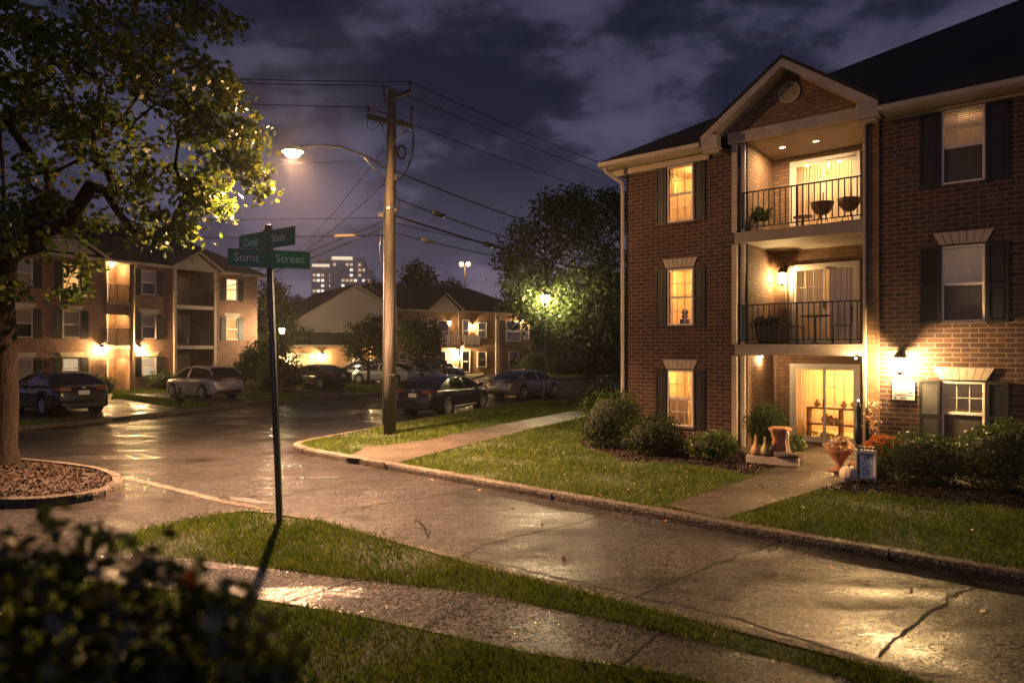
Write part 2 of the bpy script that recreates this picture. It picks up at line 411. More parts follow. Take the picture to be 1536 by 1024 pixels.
def tree_mesh(A, par, rr, sides_big=10, flare=1.0):
    mb = MB(); kids = {}
    for i, p in enumerate(par):
        if p >= 0: kids.setdefault(p, []).append(i)
    started = set()
    stack = [(0, None)]
    while stack:
        i, frm = stack.pop()
        ch = [i] if frm is None else [frm, i]
        while True:
            ks = sorted(kids.get(ch[-1], []), key=lambda k: -rr[k])
            if not ks: break
            for k in ks[1:]: stack.append((k, ch[-1]))
            ch.append(ks[0])
        r = [rr[c] for c in ch]
        if frm is not None: r[0] = r[1]
        if len(ch) > 1:
            pts = [A[c] for c in ch]
            mb.tube(pts, [float(x) for x in r], sides_big if r[0] > .08 else (6 if r[0] > .03 else 4), cap=False)
    return mb

def blob_points(blobs, rng, shell=.55):
    pts = []
    for cx, cy, cz, rx, ry, rz, n in blobs:
        d = rng.normal(size=(n, 3)); d /= np.linalg.norm(d, axis=1, keepdims=True)
        q = rng.uniform(shell ** 3, 1, (n, 1)) ** (1 / 3)
        pts.append(np.array([cx, cy, cz]) + d * q * np.array([rx, ry, rz]))
    return np.vstack(pts)

def tree(name, label, loc, trunk, blobs, r0=.2, leaf=.12, per=30, spread=.3, mat='leaf_dark', seed=1, group=None, kind=4, shell=.45, power=.5, flat=.8, rtip=.01, cat='tree'):
    rng = np.random.default_rng(seed); t = thing(name, label, cat, loc, 0, group)
    pts = blob_points(blobs, rng, shell)
    A, par, rr, ends, nt = grow(trunk, [tuple(p) for p in pts], rng, rtip, r0, power)
    rr[0] *= 1.45
    tree_mesh(A, par, rr).build('trunk', M['bark'], t, True)
    v, k = leaves(pts, per, spread, leaf, kind, .4, flat, .5, rng)
    np_mesh('crown', v, k, M[mat], t)
    return t

def shrub(name, label, loc, blobs, leaf=.05, n=3500, mat='leaf_box', seed=1, group=None, cat='shrub', core=.7):
    rng = np.random.default_rng(seed); t = thing(name, label, cat, loc, 0, group)
    tot = sum(b[3] * b[4] for b in blobs); pts = []; mb = MB()
    for cx, cy, cz, rx, ry, rz in blobs:
        m = int(n * rx * ry / tot)
        d = rng.normal(size=(m, 3)); d /= np.linalg.norm(d, axis=1, keepdims=True)
        # lumpy surface
        th = np.arctan2(d[:, 1], d[:, 0]); lump = 1 + .08 * np.sin(3 * th + seed + 4 * d[:, 2]) + .07 * np.sin(7 * th + 6 * d[:, 2] + cx * 3) + .04 * np.sin(13 * th + 11 * d[:, 2])
        q = (rng.uniform(.74, 1.03, m) + np.maximum(0, rng.normal(size=m) - 1.3) * .16) * lump
        p = np.array([cx, cy, cz]) + d * q[:, None] * np.array([rx, ry, rz])
        pts.append(p[p[:, 2] > .02])
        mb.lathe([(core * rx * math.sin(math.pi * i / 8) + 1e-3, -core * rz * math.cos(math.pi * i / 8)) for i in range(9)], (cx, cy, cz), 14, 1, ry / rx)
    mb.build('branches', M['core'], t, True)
    v, k = leaves(np.vstack(pts), 1, leaf * .3, leaf, 4, .4, 1, .4, rng)
    np_mesh('foliage', v, k, M[mat], t)
    return t

def inpoly(P, poly):
    x, y = P[:, 0], P[:, 1]; r = np.zeros(len(P), bool); n = len(poly)
    for i in range(n):
        x0, y0 = poly[i][:2]; x1, y1 = poly[i - 1][:2]
        if y0 == y1: continue
        c = ((y0 > y) != (y1 > y)) & (x < (x1 - x0) * (y - y0) / (y1 - y0) + x0); r ^= c
    return r
def edge_dist(P, poly):
    d = np.full(len(P), 1e9); n = len(poly)
    for i in range(n):
        a = np.array(poly[i][:2]); b = np.array(poly[i - 1][:2]); ab = b - a
        t = np.clip(((P - a) @ ab) / max(ab @ ab, 1e-9), 0, 1)
        d = np.minimum(d, np.linalg.norm(P - (a + t[:, None] * ab), axis=1))
    return d

def grass(name, poly, holes, dens, h, w, z, seed, label=None, lod=None, inset=.17):
    rng = np.random.default_rng(seed)
    xs = [p[0] for p in poly]; ys = [p[1] for p in poly]
    n = int((max(xs) - min(xs)) * (max(ys) - min(ys)) * dens)
    P = np.stack([rng.uniform(min(xs), max(xs), n), rng.uniform(min(ys), max(ys), n)], 1)
    k = inpoly(P, poly)
    for q in holes: k &= ~inpoly(P, q)
    ed = edge_dist(P, poly); k &= ed > inset + rng.uniform(-.05, .04, n)
    # patchiness
    s = np.sin(P[:, 0] * 2.1 + 1.3 * np.sin(P[:, 1] * 1.7)) + np.sin(P[:, 1] * 2.9 + 1.1 * np.sin(P[:, 0] * 3.3)) + rng.normal(size=n) * .8
    k &= s > -1.6
    P = P[k]; s = s[k]; n = len(P)
    if lod is not None:
        far = np.linalg.norm(P, axis=1); keep = rng.uniform(size=n) < np.clip(lod / far, 0, 1); P = P[keep]; s = s[keep]; n = len(P)
    sc = np.ones((n, 1)) if lod is None else np.maximum(1, np.sqrt(np.linalg.norm(P, axis=1) / lod))[:, None]
    H = (h * (.75 + .12 * s) * rng.uniform(.5, 1.35, n))[:, None]
    th = rng.uniform(0, 2 * math.pi, n); dx = np.stack([np.cos(th), np.sin(th), 0 * th], 1) * w * .5 * sc
    ln = rng.normal(size=(n, 3)) * .55; ln[:, 2] = 0
    B = np.concatenate([P, np.full((n, 1), z - .005)], 1); up = np.array([0, 0, 1.0])
    m = B + H * (.55 * up + .25 * ln); t = B + H * (.95 * up + .75 * ln)
    v = np.stack([B - dx, B + dx, m + dx * .7, t, m - dx * .7], 1).reshape(-1, 3)
    o = np_mesh(name, v, 5, M['grass']); tag(o, label, 'grass', None, 'stuff'); return o

def slab(name, pts, z0, z1, mat, kind='structure'):
    mb = MB(); mb.prism([(p[0], p[1], z0) for p in pts], (0, 0, z1 - z0))
    o = mb.build(name, mat); tag(o, kind=kind); return o

def resample(pts, step):
    pts = [Vector((p[0], p[1], 0)) for p in pts]; out = [pts[0]]
    for a, b in zip(pts, pts[1:]):
        n = max(1, int((b - a).length / step)); out += [a.lerp(b, i / n) for i in range(1, n + 1)]
    return out
def smooth_line(pts, it=2):
    pts = [Vector((p[0], p[1], 0)) for p in pts]
    for _ in range(it):
        q = [pts[0]]
        for a, b in zip(pts, pts[1:]): q += [a.lerp(b, .25), a.lerp(b, .75)]
        pts = q + [pts[-1]]
    return pts
def kerb(pts, h=.14, w=.17, side=1, seg=2.4, z0=-.05):
    """pts run along the road edge; the kerb body lies on the given side (+1 = left of travel)"""
    p = resample(pts, .4); mb = MB(); n = len(p); nr = []
    for i in range(n):
        t = (p[min(i + 1, n - 1)] - p[max(i - 1, 0)]).normalized(); nr.append(Vector((-t.y, t.x, 0)) * side)
    acc = 0; start = 0; runs = []
    for i in range(1, n):
        acc += (p[i] - p[i - 1]).length
        if acc > seg or i == n - 1: runs.append((start, i)); start = i; acc = 0
    for a, b in runs:
        rows = []; jz = random.uniform(-.006, .006); js = random.uniform(-.008, .008)
        for i in range(a, b + 1):
            q = p[i].copy()
            if i == a and a > 0: q += (p[i + 1] - p[i]).normalized() * .008
            if i == b and b < n - 1: q -= (p[i] - p[i - 1]).normalized() * .008
            N = nr[i]
            prof = [(js - .03, z0), (js - .02, h * .62 + jz), (js - .005, h * .93 + jz), (.025 + js, h + jz), (w, h + jz), (w, z0)]
            rows.append([(q.x + N.x * d, q.y + N.y * d, z) for d, z in prof])
        base = len(mb.v)
        for r in rows: mb.v += r
        k = 6
        for i in range(len(rows) - 1):
            for j in range(k):
                j2 = (j + 1) % k
                f = (base + i * k + j, base + (i + 1) * k + j, base + (i + 1) * k + j2, base + i * k + j2)
                mb.f.append(f if side > 0 else f[::-1]); mb.m.append(0)
        mb.f.append(tuple(base + j for j in range(k))); mb.m.append(0)
        e = base + (len(rows) - 1) * k; mb.f.append(tuple(e + j for j in range(k))[::-1]); mb.m.append(0)
    o = mb.build('kerb', M['kerb']); tag(o, kind='structure'); return o
def ribbon(name, pts, w, z, mat, wob=.0, kind='structure'):
    p = resample(pts, .08); mb = MB(); n = len(p); L = []; R = []
    r = random.Random(len(pts) * 7 + int(w * 1000)); o = 0
    for i in range(n):
        t = (p[min(i + 1, n - 1)] - p[max(i - 1, 0)]).normalized(); N = Vector((-t.y, t.x, 0))
        o = o * .85 + r.uniform(-wob, wob); ww = w * r.uniform(.5, 1.3) if wob else w
        L.append(p[i] + N * (o + ww / 2)); R.append(p[i] + N * (o - ww / 2))
    for i in range(n - 1):
        mb.face([(R[i].x, R[i].y, z), (R[i + 1].x, R[i + 1].y, z), (L[i + 1].x, L[i + 1].y, z), (L[i].x, L[i].y, z)])
    ob = mb.build(name, mat); tag(ob, kind=kind); return ob

# ------------------------------------------------------------------ setting: ground
slab('ground', [(-700, -60), (700, -60), (700, 900), (-700, 900)], -.5, -.06, M['earth'])
slab('road', [(-60, -8), (45, -8), (45, 85), (-60, 85)], -.055, 0, M['asphalt'])

# block with the near apartment building
kerbA = [(14, .27), (5.6, 7.29), (2.9, 9.5), (.37, 11.65), (-2.46, 14.03)] + [tuple(p)[:2] for p in smooth_line([(-2.46, 14.03), (-4.3, 15.6), (-5.25, 16.4), (-5.75, 17.3), (-5.3, 18.4)], 2)[1:]] + [(-3.75, 21.9), (-1.65, 26.6), (-.55, 28.7), (1.1, 30.9), (3.7, 33.3), (8, 35.8), (20, 40), (40, 44)]
blockA = kerbA + [(40, 0)]
slab('lawn', [(p[0], p[1]) for p in blockA], -.04, .115, M['soil'])
kerb(kerbA, .135, .2, -1)
def g2(px, py, z=.13): q = G(px, py, z); return (q.x, q.y)
walkA = [g2(520, 686), g2(548, 671), g2(640, 660), g2(752, 636), g2(870, 614), (6, 33), (12, 36.3), (12, 34.3), (6.8, 31), g2(884, 624), g2(800, 643), g2(718, 663), g2(640, 682), g2(597, 694)]
slab('pavement', walkA, .05, .132, M['concrete'])
# doorstep walkway and patio, in the building's frame (x along facade, y inward)
RO = Vector((3.21, 18.66, 0)); RA = math.atan2(-.6346, .773)
def RW(x, y): return (RO.x + x * .773 + y * .6346, RO.y - x * .6346 + y * .773)
patio = [RW(3.37, 1.98), RW(3.37, -.55), g2(1160, 703), g2(1120, 719), g2(998, 758), g2(1085, 778), g2(1225, 735), g2(1290, 718), RW(6.05, -1.35), RW(5.98, 1.98)]
slab('pavement', patio, .05, .136, M['concrete'])
bedL = [RW(-1.6, 3.0), RW(-1.5, 0), g2(872, 668), g2(935, 690), g2(1035, 697), g2(1126, 713), g2(1163, 701), RW(3.3, -.5), RW(3.3, -.003), RW(-.003, -.003), RW(-.003, 3)]
bedR = [RW(6.1, -1.2), g2(1290, 719), g2(1222, 735), g2(1300, 739), g2(1400, 750), g2(1536, 764), RW(12, -2.3), RW(12, -.003), RW(6.1, -.003)]
for b in (bedL, bedR): slab('mulch_bed', b, .05, .14, M['mulch'])
walk_far = [g2(595, 694), g2(597, 694)]

# near block: verge, pavement, foreground lawn
kC = [g2(*p, .1) for p in ((150, 828), (163, 808), (210, 792), (319, 769), (375, 763), (420, 767), (490, 779), (543, 793), (633, 817), (733, 845), (912, 888), (1154, 949), (1317, 990), (1423, 1024))] + [(5.2, 2.6), (9, -.6)]
blockC = kC + [(9, -6), (-14, -6), (-14, 4.5), (-9, 6), (-6.2, 7.3)]
slab('lawn', blockC, -.04, .085, M['soil'])
kerb(kC[3:], .1, .13, -1)
walkC = [g2(*p, .11) for p in ((120, 826), (225, 829), (319, 841), (400, 850), (512, 865), (733, 890), (800, 906), (977, 942), (1231, 1004))] + [(3.9, 3.7), (7, .9), (6.4, .2), (3.4, 2.9)] + [g2(*p, .11) for p in ((1080, 1024), (992, 1006), (800, 978), (512, 916), (375, 895), (315, 889), (100, 868))]
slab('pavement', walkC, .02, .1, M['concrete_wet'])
for a, b in (((424, 903), (540, 866)), ((915, 1008), (992, 944)), ((630, 944), (722, 889)), ((232, 880), (300, 838)), ((752, 962), (800, 906))):
    if a[0] in (752,): continue
    pa, pb = g2(*a, .11), g2(*b, .11); ribbon('pavement_joint', [pa, pb], .022, .104, M['tar'], .004)
ribbon('gutter', [g2(186, 716, 0), g2(225, 724, 0), g2(334, 752, 0), g2(400, 764, 0)], .16, .006, M['kerb'], .004)

# planted island with the maple
isl = [(-17, 10.4), (-12, 10.75), g2(0, 750), g2(67, 748), g2(130, 741), g2(165, 733), g2(184, 722), g2(183, 712), g2(165, 704), g2(135, 698), g2(94, 693), (-11, 14.9), (-17, 16)]
isl_s = [tuple(p)[:2] for p in smooth_line(isl, 1)]
slab('mulch_bed', isl_s, -.04, .12, M['mulch'])
kerb(isl_s, .15, .16, 1)
# far block with the other apartment buildings
kE = [(-19.5, 12), (-15.6, 20.6), (-14.1, 23.2), (-12.9, 27), (-11.2, 31), (-9.2, 33.2), (-7.3, 36.2), (-5.4, 42.5), (-4.6, 46.5), (-3.2, 53), (-2.6, 60), (-2.5, 84)]
blockE = kE + [(-59, 84), (-59, 10)]
slab('lawn', blockE, -.04, .115, M['soil']); kerb(kE, .14, .16, 1)
drives = [[(-14.0, 23.4), (-13.0, 26.8), (-19, 32), (-24, 30), (-22.0, 21)], [(-12.4, 28.5), (-11.4, 30.6), (-16.5, 37.5), (-20.5, 35.5)], [(-9.2, 33.4), (-7.6, 35.8), (-15, 44), (-18, 40)], [(-5.4, 42.8), (-4.6, 46.6), (-12, 53), (-15, 47)]]
for d in drives: slab('driveway', d, .03, .128, M['asphalt'])
slab('pavement', [(-21.6, 36.2), (-22.8, 35.2), (-14.9, 22.1), (-14.2, 23.0)], .03, .133, M['concrete'])
kF = [(1.0, 84), (.4, 60), (1.2, 53.5), (2.6, 52.0), (4.5, 53.6), (10, 58.5), (25, 64), (44, 67)]
blockF = kF + [(44, 84)]
slab('lawn', blockF, -.04, .115, M['soil']); kerb(kF, .14, .16, 1)
slab('lawn', [(-120, 84.5), (120, 84.5), (120, 118), (-120, 118)], -.055, .1, M['soil'])

# road seams, cracks and covers
for pts in ([(960, 893), (1010, 872), (1110, 830), (1165, 815), (1210, 812)], [(1318, 985), (1355, 950), (1410, 905), (1440, 885), (1478, 878)], [(690, 835), (740, 812), (880, 780), (905, 768)], [(490, 775), (560, 757), (660, 742), (770, 722), (850, 716)], [(540, 720), (430, 742), (330, 745)],
            [(945, 893), (1100, 925), (1230, 965), (1350, 1005)], [(700, 836), (820, 862), (945, 893)], [(215, 722), (300, 700), (385, 690)], [(1180, 812), (1330, 840), (1480, 880)]):
    ribbon('tar_seam', [g2(x, y, 0) for x, y in pts], .03, .004, M['tar'], .022)
def disc(name, px, py, rx, ry, rot, mat, z=.005):
    c = G(px, py, 0); mb = MB(); r = random.Random(px); n = 40
    ph = [r.uniform(0, 6) for _ in range(4)]
    pts = []
    for k in range(n):
        th = 2 * math.pi * k / n; q = 1 + .12 * math.sin(3 * th + ph[0]) + .1 * math.sin(5 * th + ph[1]) + .05 * math.sin(11 * th + ph[2])
        x, y = rx * q * math.cos(th), ry * q * math.sin(th)
        pts.append((c.x + x * math.cos(rot) - y * math.sin(rot), c.y + x * math.sin(rot) + y * math.cos(rot), z))
    mb.face(pts); tag(mb.build(name, mat), kind='structure')
M['tar_patch'] = plain('wet tar patch', (.012, .011, .010), .35, .4, 12, .5)
disc('wet_patch', 338, 694, .7, .3, .5, M['tar_patch'])
disc('wet_patch', 487, 716, .34, .16, .2, M['tar_patch'])
disc('wet_patch', 372, 750, .5, .10, -.5, M['tar_patch'])
ribbon('pavement_joint', [g2(548, 684), g2(592, 700)], .02, .1365, M['tar'])
for k in range(9):
    f = .06 + .105 * k; a0 = Vector(g2(640, 660)).lerp(Vector(g2(870, 614)), f); a1 = Vector(g2(718, 663)).lerp(Vector(g2(884, 624)), f - .05)
    ribbon('pavement_joint', [tuple(a0), tuple(a1)], .018, .1365, M['tar'])
for a, b in (((1080, 738), (1150, 757)), ((1130, 719), (1225, 735))): ribbon('pavement_joint', [g2(*a), g2(*b)], .016, .1405, M['tar'])

# grass and litter
lodA = 9
grass('grass', [q for q in blockA if q[1] < 20 and q[0] < 15] + [(9, 20)], [walkA, patio, bedL, bedR], 2600, .075, .011, .115, 11, 'mown green lawn in front of the brick apartment building', 8)
grass('grass', [(-5.3, 18.4), (-3.75, 21.9), (-1.65, 26.6), (-.55, 28.7), (1.1, 30.9), (3.7, 33.3), (9, 35.5), (9, 24), (6, 20), (-1, 18.0)], [walkA, patio, bedL], 700, .09, .022, .115, 12, 'grass verge behind the utility pole beside the street')
inner = [q for q in blockC]
grass('grass', kC[:15] + [(4.6, 2.6), (-3.2, 2.6), (-6.2, 6.5)], [walkC], 4200, .085, .008, .085, 13, 'grass verge and lawn of the foreground corner', 6, .12)
grass('grass', blockE[1:9] + [(-22, 50), (-30, 36), (-24, 20)], drives + [[(-21.6, 36.2), (-22.8, 35.2), (-14.9, 22.1), (-14.2, 23.0)]], 260, .1, .04, .115, 14, 'lawn before the apartment building across the street')
grass('grass', [kF[2], kF[3], kF[4], kF[5], (20, 62), (20, 72), (.5, 72)], [], 120, .12, .06, .115, 15, 'far lawn beyond the bend of the street')
def scatter(name, polys, n, size, mat, z, seed, label, cat, flat=.3):
    rng = np.random.default_rng(seed); P = []
    for poly in polys:
        xs = [p[0] for p in poly]; ys = [p[1] for p in poly]
        Q = np.stack([rng.uniform(min(xs), max(xs), n * 3), rng.uniform(min(ys), max(ys), n * 3)], 1); Q = Q[inpoly(Q, poly)][:n]
        P.append(np.concatenate([Q, np.full((len(Q), 1), z)], 1))
    v, k = leaves(np.vstack(P), 1, .004, size, 4, .5, .6, 1.5, rng)
    tag(np_mesh(name, v, k, M[mat]), label, cat, None, 'stuff')
scatter('bark_chips', [bedL, bedR], 9000, .05, 'chip', .15, 3, 'dark bark chips in the beds along the brick facade', 'mulch')
scatter('bark_chips', [isl_s], 14000, .06, 'chip', .132, 4, 'brown bark chips on the island under the maple', 'mulch')
def strip(line, w):
    a = [Vector((p[0], p[1], 0)) for p in line]; n = len(a); o = []
    for i in range(n):
        t = (a[min(i + 1, n - 1)] - a[max(i - 1, 0)]).normalized(); o.append(a[i] + Vector((t.y, -t.x, 0)) * w)
    return [tuple(p)[:2] for p in a] + [tuple(p)[:2] for p in o[::-1]]
s1 = strip([(-3.2, 14.55), (-2.4, 13.95), (.3, 11.65), (2.9, 9.45), (6, 6.9)], -.3)
scatter('fallen_leaves', [s1], 260, .085, 'dead_leaf', .012, 5, 'brown fallen leaves gathered along the kerb of the side road', 'leaves')
scatter('fallen_leaves', [[(-7, 9), (6, 5), (6, 8), (-2, 14), (-6, 15)]], 60, .075, 'dead_leaf', .012, 6, 'few brown leaves scattered over the wet side road', 'leaves')
scatter('fallen_leaves', [blockA[1:5] + [(4, 16), (8, 12)]], 90, .05, 'dead_leaf', .17, 8, 'brown leaves lying in the lawn by the brick building', 'leaves')
# ------------------------------------------------------------------ building kit (local frame: x along facade, y inward, z up)
def wall(mb, x0, x1, z0, z1, holes, y=0.0, depth=.12):
    xs = sorted({x0, x1} | {h[0] for h in holes} | {h[1] for h in holes}); zs = sorted({z0, z1} | {h[2] for h in holes} | {h[3] for h in holes})
    for a, b in zip(xs, xs[1:]):
        for c, d in zip(zs, zs[1:]):
            mx, mz = (a + b) / 2, (c + d) / 2
            if any(h[0] < mx < h[1] and h[2] < mz < h[3] for h in holes): continue
            mb.face([(a, y, c), (b, y, c), (b, y, d), (a, y, d)])
    e = y + depth
    for a, b, c, d in holes:
        mb.face([(a, y, c), (a, e, c), (a, e, d), (a, y, d)]); mb.face([(b, y, d), (b, e, d), (b, e, c), (b, y, c)])
        mb.face([(a, y, c), (b, y, c), (b, e, c), (a, e, c)]); mb.face([(a, y, d), (a, e, d), (b, e, d), (b, y, d)])

def window(par, x0, x1, z0, z1, y=.03, inside=None, grid=(3, 2), both=False, fr=.045, pane2=None, sill=None, pane=None):
    """double-hung window: frame with sashes > pane, muntins, blind"""
    mb = MB(); zm = (z0 + z1) / 2; t = .05
    mb.box(x0, x0 + fr, y - .035, y + t, z0, z1); mb.box(x1 - fr, x1, y - .035, y + t, z0, z1)
    mb.box(x0 + fr, x1 - fr, y - .035, y + t, z1 - fr, z1); mb.box(x0 + fr, x1 - fr, y - .045, y + t, z0, z0 + fr)
    mb.box(x0 + fr, x1 - fr, y - .01, y + .04, zm - .03, zm + .03)
    f = mb.build('window', M['white'], par, False, .006)
    mu = MB(); n, m = grid; w = x1 - x0 - 2 * fr
    for lo, hi, go in ((zm + .03, z1 - fr, True), (z0 + fr, zm - .03, both)):
        if not go: continue
        for i in range(1, n): xx = x0 + fr + w * i / n; mu.box(xx - .008, xx + .008, y + .012, y + .03, lo, hi)
        for j in range(1, m): zz = lo + (hi - lo) * j / m; mu.box(x0 + fr, x1 - fr, y + .010, y + .032, zz - .008, zz + .008)
    if mu.v: mu.build('muntins', M['white'], f)
    MB().box(x0 + fr, x1 - fr, y + .02, y + .024, zm + .03, z1 - fr).build('pane', M[pane or 'glass'], f)
    MB().box(x0 + fr, x1 - fr, y + .018, y + .022, z0 + fr, zm - .03).build('pane', M[pane2 or pane or 'glass'], f)
    return f
def slats(par, x0, x1, z0, z1, y, pitch=.045, tilt=.5):
    mb = MB(); z = z0
    while z < z1:
        mb.face([(x0, y - .012, z), (x1, y - .012, z), (x1, y + .012, z + .04 * tilt + .01), (x0, y + .012, z + .04 * tilt + .01)]); z += pitch
    return mb.build('blind', M['blind'], par)
def folds(par, x0, x1, z0, z1, y, n=9, amp=.02, mat='curtain', name='curtain'):
    mb = MB(); N = n * 8; b = len(mb.v); r = random.Random(int(x0 * 100) + n); ph = r.uniform(0, 6)
    for j in range(5):
        z = z0 + (z1 - z0) * j / 4
        for i in range(N + 1):
            u = i / N; mb.v.append((x0 + (x1 - x0) * u, y + amp * math.sin(u * n * 6.283 + .6 * math.sin(u * 17 + ph) + .15 * j), z))
    for j in range(4):
        for i in range(N): q = b + j * (N + 1) + i; mb.f.append((q, q + 1, q + N + 2, q + N + 1)); mb.m.append(0)
    return mb.build(name, M[mat], par, True)
def shutter(par, x0, x1, z0, z1, y=-.035, louver=False):
    mb = MB(); s = .05; zm = z0 + (z1 - z0) * .46
    mb.box(x0, x0 + s, y, -.002, z0, z1); mb.box(x1 - s, x1, y, -.002, z0, z1)
    for a, b in ((z0, z0 + .07), (zm - .035, zm + .035), (z1 - .07, z1)): mb.box(x0 + s, x1 - s, y, -.002, a, b)
    for a, b in ((z0 + .07, zm - .035), (zm + .035, z1 - .07)):
        if louver:
            z = a
            while z < b - .02:
                mb.face([(x0 + s, y + .006, z), (x1 - s, y + .006, z), (x1 - s, y + .03, z + .045), (x0 + s, y + .03, z + .045)]); z += .05
            mb.box(x0 + s, x1 - s, -.006, -.002, a, b)
        else:
            mb.box(x0 + s, x1 - s, y + .02, -.002, a, b); mb.box(x0 + s + .03, x1 - s - .03, y + .008, y + .02, a + .03, b - .03)
    return mb.build('shutter', M['shutter'], par)
def lintel(par, xc, z, wb, wt, h, n=7):
    mb = MB()
    for i in range(n):
        a0, a1 = -wb / 2 + wb * i / n + .006, -wb / 2 + wb * (i + 1) / n - .006; b0, b1 = -wt / 2 + wt * i / n + .006, -wt / 2 + wt * (i + 1) / n - .006
        mb.prism([(xc + a0, -.03, z), (xc + a1, -.03, z), (xc + b1, -.03, z + h), (xc + b0, -.03, z + h)], (0, .028, 0))
    return mb.build('lintel', M['stone'], par)
def railing(par, x0, x1, z, y, n=20, mat='black', h=.98, r=.011):
    mb = MB(); mb.box(x0, x1, y - .02, y + .02, z + h - .03, z + h); mb.box(x0, x1, y - .014, y + .014, z + .09, z + .115)
    for i in range(n + 1):
        x = x0 + .02 + (x1 - x0 - .04) * i / n; rr = r * (1.8 if i in (0, n, n // 2) else 1)
        mb.box(x - rr, x + rr, y - rr, y + rr, z + (.0 if rr > r else .11), z + h - .03)
    return mb.build('railing', M[mat], par)
def slider(par, x0, x1, z0, z1, y, grid=(3, 4)):
    mb = MB(); f = .08; xm = (x0 + x1) / 2
    mb.box(x0 - .06, x0 + f * .5, y - .05, y + .08, z0, z1 + .06); mb.box(x1 - f * .5, x1 + .06, y - .05, y + .08, z0, z1 + .06)
    mb.box(x0 + f * .5, x1 - f * .5, y - .05, y + .08, z1 - .03, z1 + .06); mb.box(x0 + f * .5, x1 - f * .5, y - .05, y + .08, z0, z0 + .04)
    d = mb.build('sliding_door', M['white'], par, False, .006)
    for k, (a, b) in enumerate(((x0 + f * .5, xm + .04), (xm - .04, x1 - f * .5))):
        yy = y - .035 + .045 * k; s = .065; p = MB(); za, zb = z0 + .04, z1 - .03
        p.box(a, a + s, yy, yy + .035, za, zb); p.box(b - s, b, yy, yy + .035, za, zb); p.box(a + s, b - s, yy, yy + .035, za, za + .1); p.box(a + s, b - s, yy, yy + .035, zb - .07, zb)
        n, m = grid
        for i in range(1, n): xx = a + s + (b - a - 2 * s) * i / n; p.box(xx - .006, xx + .006, yy + .01, yy + .02, za + .1, zb - .07)
        for j in range(1, m): zz = za + .1 + (zb - za - .17) * j / m; p.box(a + s, b - s, yy + .009, yy + .021, zz - .006, zz + .006)
        p.build('door_panel', M['white'], d)
        MB().box(a + s, b - s, yy + .014, yy + .017, za + .1, zb - .07).build('pane', M['glass'], d)
    MB().box(xm - .022, xm - .002, y - .075, y - .036, z0 + .9, z0 + 1.12).build('handle', M['dark'], d)
    return d
def room(par, x0, x1, y0, y1, z0, z1, watts, col=(1, .6, .25), lz=None, mat='room', lx=None):
    mb = MB()
    mb.face([(x0, y1, z0), (x1, y1, z0), (x1, y1, z1), (x0, y1, z1)]); mb.face([(x0, y0, z0), (x0, y1, z0), (x0, y1, z1), (x0, y0, z1)])
    mb.face([(x1, y0, z0), (x1, y0, z1), (x1, y1, z1), (x1, y1, z0)]); mb.face([(x0, y0, z0), (x1, y0, z0), (x1, y1, z0), (x0, y1, z0)]); mb.face([(x0, y0, z1), (x0, y1, z1), (x1, y1, z1), (x1, y0, z1)])
    o = mb.build('room_interior', M[mat], par)
    if watts: point((lx if lx is not None else (x0 + x1) / 2, (y0 + y1) / 2, lz or z1 - .25), watts, col, .08, par)
    return o
def hip_roof(par, x0, x1, y0, y1, z, pitch, th=.14, mat='shingle', r0=None, r1=None, name='roof', notch=None):
    hw = (y1 - y0) / 2; ym = (y0 + y1) / 2; zr = z + pitch * hw; a, b = x0 + (hw if r0 is None else r0), x1 - (hw if r1 is None else r1)
    mb = MB(); E = [(x0, y0), (x1, y0), (x1, y1), (x0, y1)]
    for dz in (0,):
        if notch:
            na, nb, ny = notch; nz = z + pitch * (ny - y0); fx = lambda t: (x0 + (a - x0) * t, x1 + (b - x1) * t); t_ = (ny - y0) / hw; l_, r_ = fx(t_)
            mb.face([(*E[0], z), (na, y0, z), (na, ny, nz), (l_, ny, nz)]); mb.face([(nb, y0, z), (*E[1], z), (r_, ny, nz), (nb, ny, nz)])
            mb.face([(l_, ny, nz), (na, ny, nz), (nb, ny, nz), (r_, ny, nz), (b, ym, zr), (a, ym, zr)])
        else: mb.face([(*E[0], z), (*E[1], z), (b, ym, zr), (a, ym, zr)])
        mb.face([(*E[2], z), (*E[3], z), (a, ym, zr), (b, ym, zr)])
        mb.face([(*E[1], z), (*E[2], z), (b, ym, zr)]); mb.face([(*E[3], z), (*E[0], z), (a, ym, zr)])
    for i in range(4):
        p, q = E[i], E[(i + 1) % 4]
        for u, w in (((p, (notch[0], y0)), ((notch[1], y0), q)) if notch and i == 0 else ((p, q),)): mb.face([(*u, z - .05), (*w, z - .05), (*w, z), (*u, z)])
    if notch: mb.face([(*e, z - .05) for e in (E[0], E[3], E[2], E[1], (notch[1], y0), (notch[1], .9), (notch[0], .9), (notch[0], y0))])
    else: mb.face([(*e, z - .05) for e in E[::-1]])
    return mb.build(name, M[mat], par)
def gable_roof(par, xc, hw, y0, y1, ze, zp, th=.1, mat='shingle', name='gable_roof', hwr=None, zer=None):
    mb = MB(); hwr = hwr or hw; zer = ze if zer is None else zer
    mb.prism([(xc - hw, y0, ze), (xc, y0, zp), (xc, y0, zp - th), (xc - hw, y0, ze - th)], (0, y1 - y0, 0))
    mb.prism([(xc, y0, zp), (xc + hwr, y0, zer), (xc + hwr, y0, zer - th), (xc, y0, zp - th)], (0, y1 - y0, 0))
    return mb.build(name, M[mat], par)
